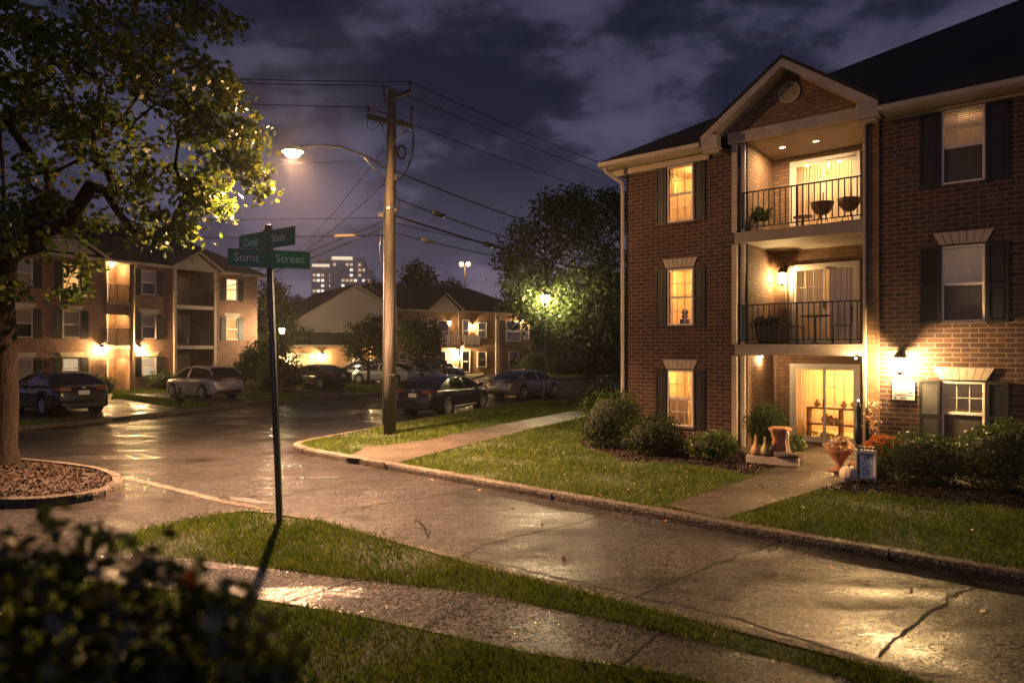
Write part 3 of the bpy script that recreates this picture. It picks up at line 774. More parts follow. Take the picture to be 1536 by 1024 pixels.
def rake(par, xc, hw, y0, y1, ze, zp, h=.22, hwr=None, zer=None, mat='trim', name='rake_board'):
    hwr = hwr or hw; zer = ze if zer is None else zer; mb = MB()
    mb.prism([(xc - hw, y0, ze), (xc, y0, zp), (xc, y0, zp - h), (xc - hw, y0, ze - h)], (0, y1 - y0, 0))
    mb.prism([(xc, y0, zp), (xc + hwr, y0, zer), (xc + hwr, y0, zer - h), (xc, y0, zp - h)], (0, y1 - y0, 0))
    return mb.build(name, M[mat], par)
def lantern(par, x, y, z, watts, lens='lens', s=1.0, col=(1, .62, .25), up=False):
    """wall lantern hanging from a bracket; y is the wall face, lantern body stands s*.16 in front of it"""
    yc = y - .17 * s; mb = MB()
    mb.box(x - .05 * s, x + .05 * s, y - .02 * s, y - .001, z + .06 * s, z + .28 * s)
    mb.tube([(x, y - .02 * s, z + .2 * s), (x, y - .08 * s, z + .27 * s), (x, yc, z + .26 * s), (x, yc, z + .2 * s)], .012 * s, 6)
    mb.lathe([(.02 * s, .22 * s), (.05 * s, .19 * s), (.10 * s, .115 * s), (.105 * s, .10 * s), (.01, .10 * s)], (x, yc, z), 10)
    mb.lathe([(.005, -.18 * s), (.02 * s, -.17 * s), (.06 * s, -.135 * s), (.062 * s, -.125 * s), (.01, -.125 * s)], (x, yc, z), 10)
    for k in range(4):
        a = k * 1.571 + .785; mb.tube([(x + .06 * s * math.cos(a), yc + .06 * s * math.sin(a), z - .125 * s), (x + .09 * s * math.cos(a), yc + .09 * s * math.sin(a), z + .1 * s)], .006 * s, 4)
    f = mb.build('wall_lantern', M['dark'], par)
    g = MB().lathe([(.05 * s, -.124 * s), (.08 * s, .09 * s)], (x, yc, z), 10).build('lamp_glass', M[lens], f, True)
    point((x, yc, z - .01), watts, col, .05 * s, par)
    return f
def pipe(par, pts, r=.045, mat='trim', name='downspout'):
    return MB().tube(pts, r, 8).build(name, M[mat], par, True)

# ------------------------------------------------------------------ near apartment building
R = thing('apartment_building', 'large red brick three-storey apartment building with stacked lit balconies at the right', 'building', RO, RA)
F = (.12, 2.68, 5.45)                                    # floor levels
WL = [(1.235, 1.973, 5.92, 7.42), (1.235, 1.973, 3.18, 4.68), (1.235, 1.973, .52, 2.0)]
WR = [(7.453, 8.204, 5.98, 7.52), (7.453, 8.204, 3.12, 4.70), (7.453, 8.204, .58, 1.90)]
WR2 = [(11.2, 11.95, a, b) for _, _, a, b in WR]
mb = MB()
wall(mb, 0, 3.16, 0, 7.62, WL); wall(mb, 6.02, 20, 0, 7.62, WR + WR2)
mb.face([(0, 18, 0), (0, 0, 0), (0, 0, 7.62), (0, 18, 7.62)]); mb.face([(20, 0, 0), (20, 18, 0), (20, 18, 7.62), (20, 0, 7.62)]); mb.face([(20, 18, 0), (0, 18, 0), (0, 18, 7.62), (20, 18, 7.62)])
mb.build('wall', M['brick'], R)
SD = [(3.87, 5.45, F[0] + .02, 2.12), (3.87, 5.45, F[1] + .03, 4.72), (3.87, 5.45, F[2] + .03, 7.46)]
mb = MB(); wall(mb, 3.37, 6.0, 0, 7.7, SD, 2.0)
mb.face([(3.37, 2, 0), (3.37, .1, 0), (3.37, .1, 7.7), (3.37, 2, 7.7)][::-1]); mb.face([(6.0, .0, 0), (6.0, 2, 0), (6.0, 2, 7.7), (6.0, 0, 7.7)][::-1])
mb.build('recess_wall', M['brick_tan'], R)
mb = MB(); mb.box(3.2, 3.368, .06, .2, 0, 7.68); mb.build('recess_pier', M['brick'], R)
MB().box(6.06, 6.3, -.045, -.002, .1, 7.6).build('pilaster', M['brick_tan'], R)
for i in (1, 2):
    zt = F[i]; s = MB(); s.box(3.1, 6.03, -.09, 1.998, zt - .27, zt - .03); s.box(3.08, 6.04, -.12, 1.997, zt - .028, zt); s.build('balcony_slab', M['slab'], R, False, .01)
    railing(R, 3.14, 6.02, zt, -.06, 22)
MB().box(3.16, 6.02, .02, 2.0, 7.66, 7.72).build('balcony_ceiling', M['trim'], R)
for i in (0, 1, 2):
    sd = slider(R, *SD[i], 2.0 - .01)
# columns
m_ = MB(); m_.box(3.04, 3.17, -.13, .0, 0, F[1] - .29); m_.box(3.04, 3.17, -.13, -.002, F[1] + .01, F[2] - .29); m_.box(3.04, 3.17, -.13, -.002, F[2] + .01, 7.66); m_.box(3.22, 3.34, -.05, .055, .1, F[1] - .28); m_.box(3.22, 3.34, -.04, .055, F[1] + .005, F[2] - .28); m_.box(3.22, 3.34, -.04, .055, F[2] + .005, 7.66)
m_.build('column', M['trim'], R, False, .008)
MB().box(5.995, 6.055, -.13, -.003, .1, 7.66).build('column', M['trim'], R, False, .008)
# gable over the balconies
XC, HW, ZE, ZP = 4.41, 1.97, 7.86, 9.30
MB().box(2.95, 6.2, -.16, .06, 7.68, 7.93).build('frieze_board', M['trim'], R, False, .008)
gs = (ZP - ZE) / HW
MB().prism([(2.6, -.10, 7.931), (6.22, -.10, 7.931), (XC, -.10, ZP - .14 - .02)], (0, .2, 0)).build('gable_wall', M['brick_tan'], R)
gable_roof(R, XC, HW + .04, -.66, 2.6, ZE + .05, ZP + .05, .07)
rake(R, XC, HW, -.63, -.58, ZE - .022, ZP - .022, .2); rake(R, XC, HW - .05, -.575, -.12, ZE - .06, ZP - .04, .03, name='gable_soffit'); rake(R, XC, HW - .2, -.14, -.105, ZE + .05, ZP - .07, .12, name='rake_moulding')
for x in (XC - HW, XC + HW - .42):
    mb = MB(); mb.box(x, x + .42, -.62, -.36, 7.56, 7.84); mb.box(x - .03, x + .45, -.65, -.34, 7.5, 7.56); mb.box(x + .04, x + .38, -.58, -.36, 7.44, 7.5); mb.build('cornice_return', M['trim'], R, False, .01)
v = MB(); v.lathe([(.20, 0), (.25, 0), (.25, .04), (.20, .04), (.20, 0)], (0, 0, 0), 28)
for k in range(9):
    z = -.16 + .04 * k; w = math.sqrt(.2 ** 2 - z * z); v.prism([(-w, z - .012, .0), (w, z - .012, .0), (w, z + .016, .03), (-w, z + .016, .03)], (0, 0, .006))
vo = v.build('gable_vent', M['trim'], R); vo.rotation_euler = (rad(90), 0, 0); vo.location = (4.43, -.105, 8.62)
# main roof, eaves
hip_roof(R, -.55, 20.5, -.55, 18.5, 7.76, .575, notch=(2.6, 6.22, .12))
for a, b in ((-.5, 2.42), (6.42, 20.5)):
    e = MB(); e.box(a, b, -.52, -.003, 7.60, 7.64); e.box(a, b, -.545, -.52, 7.56, 7.705); e.box(a, b, -.07, -.004, 7.42 if a < 0 else 7.53, 7.598); e.build('eaves_trim', M['trim'], R, False, .006)
    g = MB(); g.prism([(a - .03, -.56, 7.57), (a - .03, -.66, 7.60), (a - .03, -.68, 7.70), (a - .03, -.665, 7.70), (a - .03, -.65, 7.615), (a - .03, -.56, 7.60)], (b - a + .03, 0, 0)); g.build('gutter', M['trim'], R)
e = MB(); e.box(-.52, -.003, -.003, 18.4, 7.60, 7.64); e.box(-.545, -.52, -.54, 18.4, 7.56, 7.705); e.build('eaves_trim', M['trim'], R)
pipe(R, [(-.35, -.6, 7.6), (-.33, -.55, 7.45), (-.09, -.1, 7.2), (-.08, -.09, 7.0), (-.08, -.09, .4), (-.12, -.2, .2)], .05)
pipe(R, [(3.72, 1.96, 4.7), (3.72, 1.95, 2.5), (3.45, 1.95, 2.45)], .012, 'trim', 'conduit')
pipe(R, [(3.45, 1.96, 2.3), (3.45, 1.96, .2)], .012, 'trim', 'conduit')
# windows
for k, (x0, x1, z0, z1) in enumerate(WL):
    w = window(R, x0, x1, z0, z1, .03, None, (3, 2), True)
    shutter(R, .90, 1.22, z0 - .04, z1 + .02); shutter(R, 1.985, 2.30, z0 - .04, z1 + .02)
    if k: lintel(R, 1.604, z1 + .035, .78, 1.0, .24)
    room(R, x0 - .4, x1 + .6, .125, 1.9, z0 - .5, min(z1 + .12, 7.55), (130, 115, 90)[k], (1, .50, .15), z1 - .1)
    MB().box(x0 - .03, x1 + .03, -.035, .0, z0 - .07, z0 - .001).build('window_sill', M['brick'], R)
    if k == 0: folds(w, x0, x1, z0, z0 + .78, .10, 5, .008); folds(w, x0, x0 + .15, z0 + .78, z1, .10, 2, .02); slats(w, x0, x1, z1 - .3, z1, .09)
    if k == 1: folds(w, x0, x0 + .12, z0, z1, .10, 2, .02); folds(w, x1 - .12, x1, z0, z1, .10, 2, .02)
    if k == 2: folds(w, x1 - .2, x1, z0, z1, .10, 3, .02); slats(w, x0, x1 - .2, z0, z0 + .75, .1, .05, .9)
for k, (x0, x1, z0, z1) in enumerate(WR + WR2):
    w = window(R, x0, x1, z0, z1, .03, None, (3, 2), False, pane2='screen'); lv = k in (1, 2)
    shutter(R, x0 - .40, x0 - .02, z0 - .03, z1 + .02, louver=lv); shutter(R, x1 + .015, x1 + .38, z0 - .03, z1 + .02, louver=k == 2)
    if k % 3: lintel(R, (x0 + x1) / 2, z1 + .035, .8, 1.06, .25)
    room(R, x0 - .4, x1 + .4, .125, 1.5, z0 - .4, min(z1 + .12, 7.55), (6, 4.5, 6)[k % 3], (1, .62, .32) if k % 3 == 0 else (1, .78, .55))
    MB().box(x0 - .03, x1 + .03, -.035, .0, z0 - .07, z0 - .001).build('window_sill', M['brick'], R)
    zm = (z0 + z1) / 2
    slats(w, x0 + .02, x1 - .02, zm if k != 2 else z0 + .75, z1 - .02, .085, .04); folds(w, x0 + .02, x1 - .02, z0, zm, .11, 7, .006, 'blind')
# rooms behind the sliding doors
room(R, 3.45, 5.98, 2.13, 4.4, F[2] + .01, 7.62, 240, (1, .6, .25)); room(R, 3.45, 5.98, 2.13, 4.4, F[1] + .01, 5.1, 34, (1, .6, .25), lx=4.1); room(R, 3.45, 5.98, 2.13, 5.0, F[0], 2.4, 380, (1, .54, .2), 2.2)
folds(R, 3.9, 4.66, F[2] + .06, 7.4, 2.18, 11, .03); folds(R, 4.74, 5.44, F[2] + .06, 7.4, 2.18, 10, .03)
folds(R, 3.9, 4.62, F[1] + .06, 4.68, 2.18, 12, .03); folds(R, 4.72, 5.44, F[1] + .06, 4.68, 2.2, 9, .02, 'blind')
folds(R, 3.9, 4.15, .2, 2.1, 2.2, 4, .03)
mb = MB(); mb.box(4.05, 5.7, 2.6, 2.95, .12, .16); mb.box(4.05, 5.7, 2.6, 2.95, .52, .56); mb.box(4.05, 5.7, 2.6, 2.95, .95, 1.0)
for x in (4.05, 4.85, 5.65): mb.box(x, x + .05, 2.61, 2.94, .161, .949)
shelf = thing('shelf', 'low wooden shelf of ornaments inside the lit ground-floor patio door', 'shelf', RO, RA); mb.build('shelf_board', M['wood'], shelf)
rr = random.Random(4)
for i in range(13):
    zz = (.165, .565, 1.005)[i % 3]; x = 4.2 + 1.4 * rr.random(); p = RW(x, 2.75); s = rr.uniform(.07, .12)
    o = MB().lathe([(.3 * s, 0), (.9 * s, .4 * s), (1.0 * s, s), (.6 * s, 1.6 * s), (.35 * s, 1.9 * s), (.5 * s, 2.2 * s)], (0, 0, 0), 12).build('vase', M[('cream', 'terracotta', 'gourd_o')[i % 3]], None, True)
    o.location = (p[0], p[1], zz); tag(o, 'small pale or rust vase among the ornaments on the shelf indoors', 'vase', 'ornaments on the indoor shelf')
t = thing('table_lamp', 'lit table lamp standing inside the lowest lit window left of the balconies', 'lamp', (*RW(1.72, .9), .02), RA)
MB().lathe([(.12, 0), (.12, .02), (.03, .05), (.06, .5), (.02, .9), (.015, 1.1)], (0, 0, 0), 12).build('lamp_base', M['terracotta'], t, True)
MB().lathe([(.15, 1.1), (.10, 1.42)], (0, 0, 0), 16).build('lamp_shade', glow_glass('lamp shade', (1, .7, .35), 1.6), t, True)
t = tag(MB().box(-.1, .1, -.1, .1, 0, .26).ball((0, 0, .45), .09).lathe([(.04, .26), (.1, .33), (.03, .4)], (0, 0, 0), 10).build('figurine', M['dark'], None, True), 'dark figurine on the sill of the middle lit window', 'figurine'); t.location = (*RW(1.6, .3), 3.1); t.rotation_euler.z = RA
# lamps
lantern(R, 6.74, -.002, 2.25, 950, 'lens', 1.35)
lantern(R, 3.66, 1.998, 4.45, 150, 'lens', 1.25)
for x, y in ((3.95, .9), (4.75, .9)):
    f = MB().lathe([(.1, 7.655), (.1, 7.645), (.075, 7.64), (.07, 7.655)], (x, y, 0), 18).build('downlight', M['white'], R, True)
    MB().lathe([(.07, 7.648), (.06, 7.645), (.01, 7.644)], (x, y, 0), 16).build('lamp_glass', emit('downlight glow', (1, .8, .5), 9), f, True)
    l = bpy.data.lights.new('lamp_light', 'AREA'); l.shape = 'DISK'; l.size = .12; l.energy = 60; l.color = (1, .66, .32); lo = link(bpy.data.objects.new('lamp_light', l), R); lo.location = (x, y, 7.638)
MB().ball((3.4, 1.0, 2.36), .04).ball((5.86, -.14, 2.36), .03).build('small_bulb', emit('small bulb', (1, .9, .75), 3), R, True)
point((3.42, .95, 2.3), 50, (1, .62, .28), .04, R); point((5.86, -.2, 2.32), 60, (1, .62, .28), .03, R)
t = thing('plaque', 'white picture plaque on the brick wall under the porch lantern', 'sign', RO, RA)
MB().box(6.55, 6.98, -.035, -.002, 1.45, 1.89).build('backing', M['dark'], t)
s = MB(); s.box(6.56, 6.975, -.04, -.036, 1.475, 1.885); s.build('print', M['paper'], t)
s = MB()
for x0, x1, z0, z1 in ((6.58, 6.95, 1.69, 1.70), (6.60, 6.84, 1.60, 1.615), (6.6, 6.62, 1.615, 1.68), (6.82, 6.83, 1.615, 1.68), (6.59, 6.96, 1.555, 1.585), (6.86, 6.94, 1.6, 1.66), (6.91, 6.925, 1.66, 1.76), (6.58, 6.64, 1.49, 1.54), (6.70, 6.82, 1.50, 1.53), (6.68, 6.75, 1.80, 1.806)): s.box(x0, x1, -.042, -.0402, z0, z1)
s.build('picture', M['ink'], t)
# ------------------------------------------------------------------ apartment building across the street
def frame_window(par, x0, x1, z0, z1, y, cover, mull=True):
    """far window: frame proud of the wall > pane, blind"""
    fr = .06; mb = MB(); zm = (z0 + z1) / 2
    mb.box(x0, x0 + fr, y - .04, y + .03, z0, z1); mb.box(x1 - fr, x1, y - .04, y + .03, z0, z1); mb.box(x0 + fr, x1 - fr, y - .04, y + .03, z1 - fr, z1); mb.box(x0 + fr, x1 - fr, y - .04, y + .03, z0, z0 + fr)
    if mull: mb.box(x0 + fr, x1 - fr, y - .03, y + .03, zm - .03, zm + .03)
    f = mb.build('window', M['white'], par)
    MB().box(x0 + fr, x1 - fr, y - .012, y - .008, z0 + fr, z1 - fr).build('pane', M['glass'], f)
    if cover in ('half', 'dim'):
        MB().box(x0 + fr, x1 - fr, y + .05, y + .06, zm if cover == 'half' else z0 + fr, z1 - fr).build('blind', M['blind'], f)
        MB().box(x0 + fr, x1 - fr, y + .10, y + .11, z0 + fr, z1 - fr).build('curtain', M['dark_room'], f)  # flat dark sheet, no curtain: the unlit room's shade put into its colour
    elif cover == 'dark': MB().box(x0 + fr, x1 - fr, y + .10, y + .11, z0 + fr, z1 - fr).build('curtain', M['dark_room'], f)  # same dark sheet, coloured to stand in for the unlit interior
    else: MB().box(x0 + fr, x1 - fr, y + .08, y + .09, z0 + fr, z1 - fr).build('blind', M[cover], f)
    return f
LA = math.atan2(.848, .53)
L = thing('apartment_building', 'three-storey brick apartment building with lit stairwell across the street at the left', 'building', (-17.5, 45.8, 0), LA)
FL = (.2, 2.72, 5.22); LT = 7.42
holes = []; wins = []
for xc, cov in ((-13.97, ('dim', 'half', 'dim')), (-11.7, ('lit_b', 'dim', 'lit_a')), (-7.5, ('lit_b', 'half', 'half')), (-1.95, (None, 'lit_a', 'lit_c')), (-17.2, ('dim', 'half', 'dim'))):
    for k, (z0, z1) in enumerate(((.9, 2.04), (3.1, 4.56), (5.7, 7.14))):
        if cov[k]: wins.append((xc - .44, xc + .44, z0, z1, cov[k], k)); holes.append((xc - .44, xc + .44, z0, z1))
stair = (-9.95, -8.62); bal = (-5.92, -3.32)
mb = MB()
wall(mb, -19, stair[0], 0, LT, [h for h in holes if h[1] < stair[0]]); wall(mb, stair[1], bal[0], 0, LT, [h for h in holes if stair[1] < h[0] and h[1] < bal[0]]); wall(mb, bal[1], 0, 0, LT, [h for h in holes if h[0] > bal[1]])
mb.face([(0, 0, 0), (0, 12, 0), (0, 12, LT), (0, 0, LT)]); mb.face([(-19, 12, 0), (-19, 0, 0), (-19, 0, LT), (-19, 12, LT)]); mb.face([(0, 12, 0), (-19, 12, 0), (-19, 12, LT), (0, 12, LT)])
mb.build('wall', M['brick_far'], L)
for a, b, c, d, cov, k in wins:
    w = frame_window(L, a, b, c, d, .05, cov)
    for s0, s1 in ((a - .4, a - .02), (b + .02, b + .4)): MB().box(s0, s1, -.04, -.002, c - .03, d + .03).build('shutter', M['shutter'], L)
    if k < 2: MB().prism([(a - .05, -.03, d + .04), (b + .05, -.03, d + .04), (b + .18, -.03, d + .3), (a - .18, -.03, d + .3)], (0, .028, 0)).build('lintel', M['stone'], L)
def recess(par, x0, x1, d, z0, z1, mat, holes):
    m = MB(); wall(m, x0, x1, z0, z1, holes, d, .1)
    m.face([(x0, 0, z0), (x0, d, z0), (x0, d, z1), (x0, 0, z1)]); m.face([(x1, d, z0), (x1, 0, z0), (x1, 0, z1), (x1, d, z1)]); m.face([(x0, 0, z1), (x0, d, z1), (x1, d, z1), (x1, 0, z1)])
    return m.build('recess_wall', M[mat], par)
# stairwell
recess(L, stair[0], stair[1], 1.6, 0, LT, 'brick_tan', [])
for k in range(3):
    frame_window(L, -9.85, -9.05, FL[k] + (.0 if k == 0 else .05), FL[k] + 2.0, 1.55, 'lit_b' if k else 'lit_b')
    if k:
        s = MB(); s.box(stair[0] + .002, stair[1] - .002, -.05, 1.59, FL[k] - .2, FL[k]); s.build('landing', M['slab'], L)
        railing(L, stair[0] + .02, stair[1] - .02, FL[k], -.01, 11, 'black' if k == 1 else 'dark', .95, .014)
        MB().box(stair[0], stair[1], -.02, .3, FL[k] - .75, FL[k] - .201).build('spandrel', M['brick_far'], L)
    zc = FL[k] + 2.2
    f = MB().lathe([(.12, 0), (.12, .03), (.02, .04)], (-9.2, .8, zc - .06), 12).build('ceiling_lamp', M['white'], L)
    MB().ball((-9.2, .8, zc - .12), .09).build('lamp_glass', M['lens'], f, True)
    point((-9.2, .8, zc - .12), 260 if k else 330, (1, .6, .24), .08, L)
# balconies
recess(L, bal[0], bal[1], 1.8, 0, LT + .3, 'brick_far', [])
for k in range(3):
    frame_window(L, -5.4, -3.9, FL[k] + .05, FL[k] + 1.95, 1.72, 'dark' if k else 'half', False); w = MB().box(-4.69, -4.61, 1.66, 1.70, FL[k] + .11, FL[k] + 1.9).build('door_stile', M['white'], L)
    folds(L, -4.6, -4.0, FL[k] + .1, FL[k] + 1.9, 1.76, 6, .01, 'blind')
    if k:
        MB().box(bal[0] - .05, bal[1] + .05, -.12, 1.79, FL[k] - .22, FL[k]).build('balcony_slab', M['trim'], L); railing(L, bal[0] + .05, bal[1] - .05, FL[k], -.06, 22, 'black', .95, .012)
for x in (bal[0] - .1, bal[1] - .02): MB().box(x, x + .15, -.16, -.003, 0, LT).build('column', M['trim'], L)
hip_roof(L, -19.5, .5, -.5, 12.5, LT + .12, .46, r1=3.0, r0=3, notch=(-6.2, -3.05, .12))
e = MB(); e.box(-19.5, -6.3, -.54, -.5, LT - .02, LT + .1); e.box(-19.5, -6.3, -.5, -.003, LT - .02, LT + .02); e.box(-2.95, .5, -.54, -.5, LT - .02, LT + .1); e.box(-2.95, .5, -.5, -.003, LT - .02, LT + .02); e.box(-6.1, -3.1, -.16, -.141, LT - .02, LT + .2); e.box(.5, .54, -.54, 12.5, LT - .02, LT + .1); e.box(.003, .5, -.003, 12.5, LT - .02, LT + .02); e.build('eaves_trim', M['trim'], L)
for xc, hw in ((-4.62, 1.75), (-12.4, 2.5)):
    zp = LT + .15 + hw * .62
    MB().prism([(xc - hw + .15, -.14, LT + .0), (xc + hw - .15, -.14, LT), (xc, -.14, zp - .12)], (0, .13, 0)).build('gable_wall', M['siding'], L)
    gable_roof(L, xc, hw + .05, -.62, 3, LT + .14, zp + .03, .07); rake(L, xc, hw, -.6, -.55, LT + .09, zp - .02, .16)
    MB().lathe([(.2, 0), (.25, 0), (.25, .05), (.2, .05)], (0, 0, 0), 16).build('gable_vent', M['trim'], L).matrix_local = Matrix.Translation((xc, -.145, LT + .6)) @ Matrix.Rotation(rad(90), 4, 'X')
pipe(L, [(-8.45, -.5, LT), (-8.4, -.08, LT - .3), (-8.4, -.08, .2)], .05)
for x in (-10.25, -8.15): lantern(L, x, -.002, 2.5, 620, 'lens', 1.3)
MB().box(-13.0, -12.8, -.15, -.002, 1.6, 1.95).build('meter_box', M['dark'], L)

# ------------------------------------------------------------------ middle buildings
MA = math.atan2(.527, .85)
B = thing('apartment_building', 'two-storey beige apartment house with broad gable wing and lit balcony in the middle distance', 'building', (-10.9, 59, 0), MA)
mb = MB(); wall(mb, .6, 15, 0, 5.9, [], 0); mb.face([(15, 0, 0), (15, 10, 0), (15, 10, 5.9), (15, 0, 5.9)]); mb.face([(15, 10, 0), (.6, 10, 0), (.6, 10, 5.9), (15, 10, 5.9)]); mb.build('wall', M['brick_tan'], B)
mb = MB(); mb.prism([(-8.2, -.5, 0), (.6, -.5, 0), (.6, -.5, 5.9), (-3.3, -.5, 7.75), (-8.2, -.5, 4.75)], (0, 12, 0)); mb.build('gable_wing', M['siding'], B)
gable_roof(B, -3.3, 5.3, -.9, 12, 4.75, 8.0, .12, hwr=4.2, zer=6.0); rake(B, -3.3, 5.25, -.95, -.9, 4.68, 7.93, .2, hwr=4.15, zer=5.93)
hip_roof(B, -.5, 15.6, -.6, 10.6, 6.02, .48, r0=2, r1=5); MB().box(.7, 15.6, -.66, -.6, 5.86, 6.0).build('gutter', M['trim'], B)
MB().prism([(3.5, -.7, 5.85), (6.9, -.7, 5.85), (5.2, -.7, 7.35)], (0, .1, 0)).build('gable_wall', M['siding'], B); gable_roof(B, 5.2, 1.95, -1.1, 4, 6.0, 7.65, .08); rake(B, 5.2, 1.9, -1.12, -1.08, 5.94, 7.58, .17)
MB().prism([(12.3, -.5, 5.85), (15.2, -.5, 5.85), (13.7, -.5, 7.0)], (0, .1, 0)).build('gable_wall', M['siding'], B); gable_roof(B, 13.7, 1.7, -.9, 4, 6.0, 7.25, .08); rake(B, 13.7, 1.65, -.92, -.88, 5.94, 7.18, .17)
for a, b, c, d, cov in ((-5.3, -4.7, 3.0, 3.9, 'lit_c'), (2.3, 3.2, 3.6, 5.2, 'half'), (3.7, 4.2, 3.9, 5.3, 'lit_b'), (4.7, 5.9, 3.0, 5.1, 'half'), (7.3, 8.0, 3.2, 5.2, 'lit_c'), (8.9, 9.9, 3.5, 5.0, 'dim'), (12.1, 13.8, 3.2, 5.2, 'half'), (14.2, 14.8, 3.4, 4.8, 'dim'), (4.5, 5.6, .3, 2.3, 'lit_c'), (7.2, 8.1, .25, 2.3, 'half'), (8.9, 9.9, .7, 2.2, 'dim'), (12.4, 13.6, .7, 2.2, 'half'), (.9, 1.7, .8, 2.2, 'lit_b'), (2.4, 3.2, .6, 2.2, 'lit_c'), (-5.6, -4.7, .5, 2.2, 'lit_c')):
    frame_window(B, a, b, c, d, -.05 if a > 0 else -.55, cov)
for x0, x1 in ((3.9, 6.4), (6.85, 8.5)):
    MB().box(x0, x1, -1.3, -.003, 2.55, 2.8).build('balcony_slab', M['trim'], B); railing(B, x0 + .03, x1 - .03, 2.8, -1.25, 14, 'white', .95, .02)
for x in (6.5, 10.9, 11.1): MB().box(x, x + .16, -.9 if x < 7 else -.2, -.7 if x < 7 else -.05, 0, 5.85).build('column', M['trim'], B)
lantern(B, 6.75, -.05, 2.2, 2000, 'lens_white', 1.8); lantern(B, 8.4, -.01, 4.6, 450, 'lens', 1.5); lantern(B, 14.0, -.02, 5.25, 550, 'lens', 1.5); lantern(B, 5.9, -.05, 4.9, 70, 'lens', 1.2); lantern(B, 6.3, -.05, 1.6, 300, 'lens', 1.5)
an = MB(); an.tube([(7.4, 5, 8.4), (7.4, 5, 9.0)], .04, 5); an.tube([(6.3, 5, 8.9), (8.3, 5, 9.1)], .03, 5); an.tube([(6.6, 4.6, 8.85), (6.6, 5.4, 8.85)], .02, 4); an.build('roof_antenna', M['steel'], B)
Ga = thing('garage', 'low brick garage with two wall lamps below the gabled house', 'garage', (-17.6, 50.5, 0), MA)
mb = MB(); wall(mb, 0, 7.5, 0, 2.7, [(5.6, 6.3, .6, 2.1)], 0); mb.face([(7.5, 0, 0), (7.5, 3.6, 0), (7.5, 3.6, 2.9), (7.5, 0, 2.7)]); mb.face([(0, 3.6, 0), (0, 0, 0), (0, 0, 2.7), (0, 3.6, 2.7)]); mb.build('wall', M['brick_tan'], Ga)
MB().prism([(-.5, -.6, 2.65), (8, -.6, 2.65), (8, -.6, 2.8), (-.5, -.6, 2.8)], (0, .04, 0)).build('fascia', M['trim'], Ga)
mb = MB(); mb.prism([(-.5, -.55, 2.75), (8, -.55, 2.75), (8, 3.9, 3.95), (-.5, 3.9, 3.95)], (0, 0, .1)); mb.build('roof', M['shingle'], Ga)
mb = MB(); mb.box(.5, 2.6, -.03, -.002, .1, 2.15); mb.build('garage_door', M['siding'], Ga); frame_window(Ga, 5.6, 6.3, .6, 2.1, .02, 'lit_c')
for x, z in ((3.2, 1.9), (7.0, 2.35), (.2, 1.8)): lantern(Ga, x, -.002, z, 850, 'lens', 1.6)
Hs = thing('house', 'small dark-roofed house left of the gabled wing', 'house', (-25.5, 67, 0), MA)
mb = MB(); mb.box(0, 9, 0, 7, 0, 4.6); mb.build('wall', M['siding'], Hs); hip_roof(Hs, -.5, 9.5, -.5, 7.5, 4.6, .75, r0=3.0, r1=3.0); frame_window(Hs, 3, 4, 1.5, 3, -.05, 'lit_b')
# high-rise on the skyline
tw = thing('high_rise', 'pale high-rise block with many lit windows on the skyline', 'building', (-118, 392, 0), .12)
mb = MB(); mb.box(0, 11, 0, 14, 0, 50); mb.box(11, 31, -2, 14, 0, 54); mb.box(31, 35, 0, 14, 0, 49); mb.build('wall', plain('pale tower wall', (.7, .64, .6), .8, .15, .2, 0), tw)
MB().box(3, 23, 2, 10, 54, 55.5).box(24, 30, 2, 9, 54, 56).build('roof_storey', M['siding'], tw)
cr = MB(); cr.box(12, 24, -2.4, -2.1, 54.1, 56); cr.box(0.5, 10.5, -.4, -.1, 50.1, 51.6); cr.build('roof_lights', emit('roof lighting', (1, .8, .55), .9), tw)
rr = random.Random(5)
nwin = 0
for r_ in range(15):
    for c_ in range(14):
        x = .8 + c_ * 2.4; z = 6 + r_ * 3.1 + 1.2
        if x > 32 or (12 < x < 17 and rr.random() < .8) or rr.random() > .5 or (x < 11 and z > 47) or nwin > 96 or z < 18: continue
        y = -.05 if x < 10.5 or x > 30.5 else -2.05; nwin += 1
        MB().box(x, x + 1.7, y - .05, y, z, z + 1.5).build('window', M['lit_b'] if rr.random() < .6 else M['tower_b'] if 'tower_b' in M else M['lit_c'], tw)
# floodlight mast
fm = thing('floodlight_mast', 'tall mast with two orange floodlights above the far trees', 'light mast', (-10.6, 150, 0))
MB().tube([(0, 0, 0), (0, 0, 21)], [.3, .18], 8).build('mast', M['steel'], fm, True); cb = MB().box(-1.0, 1.0, -.1, .1, 20.9, 21.1).build('crossbar', M['steel'], fm)
for x in (-.75, .75): MB().ball((x, -.25, 21.3), .5).build('floodlight', M['bulb_far'], fm, True)
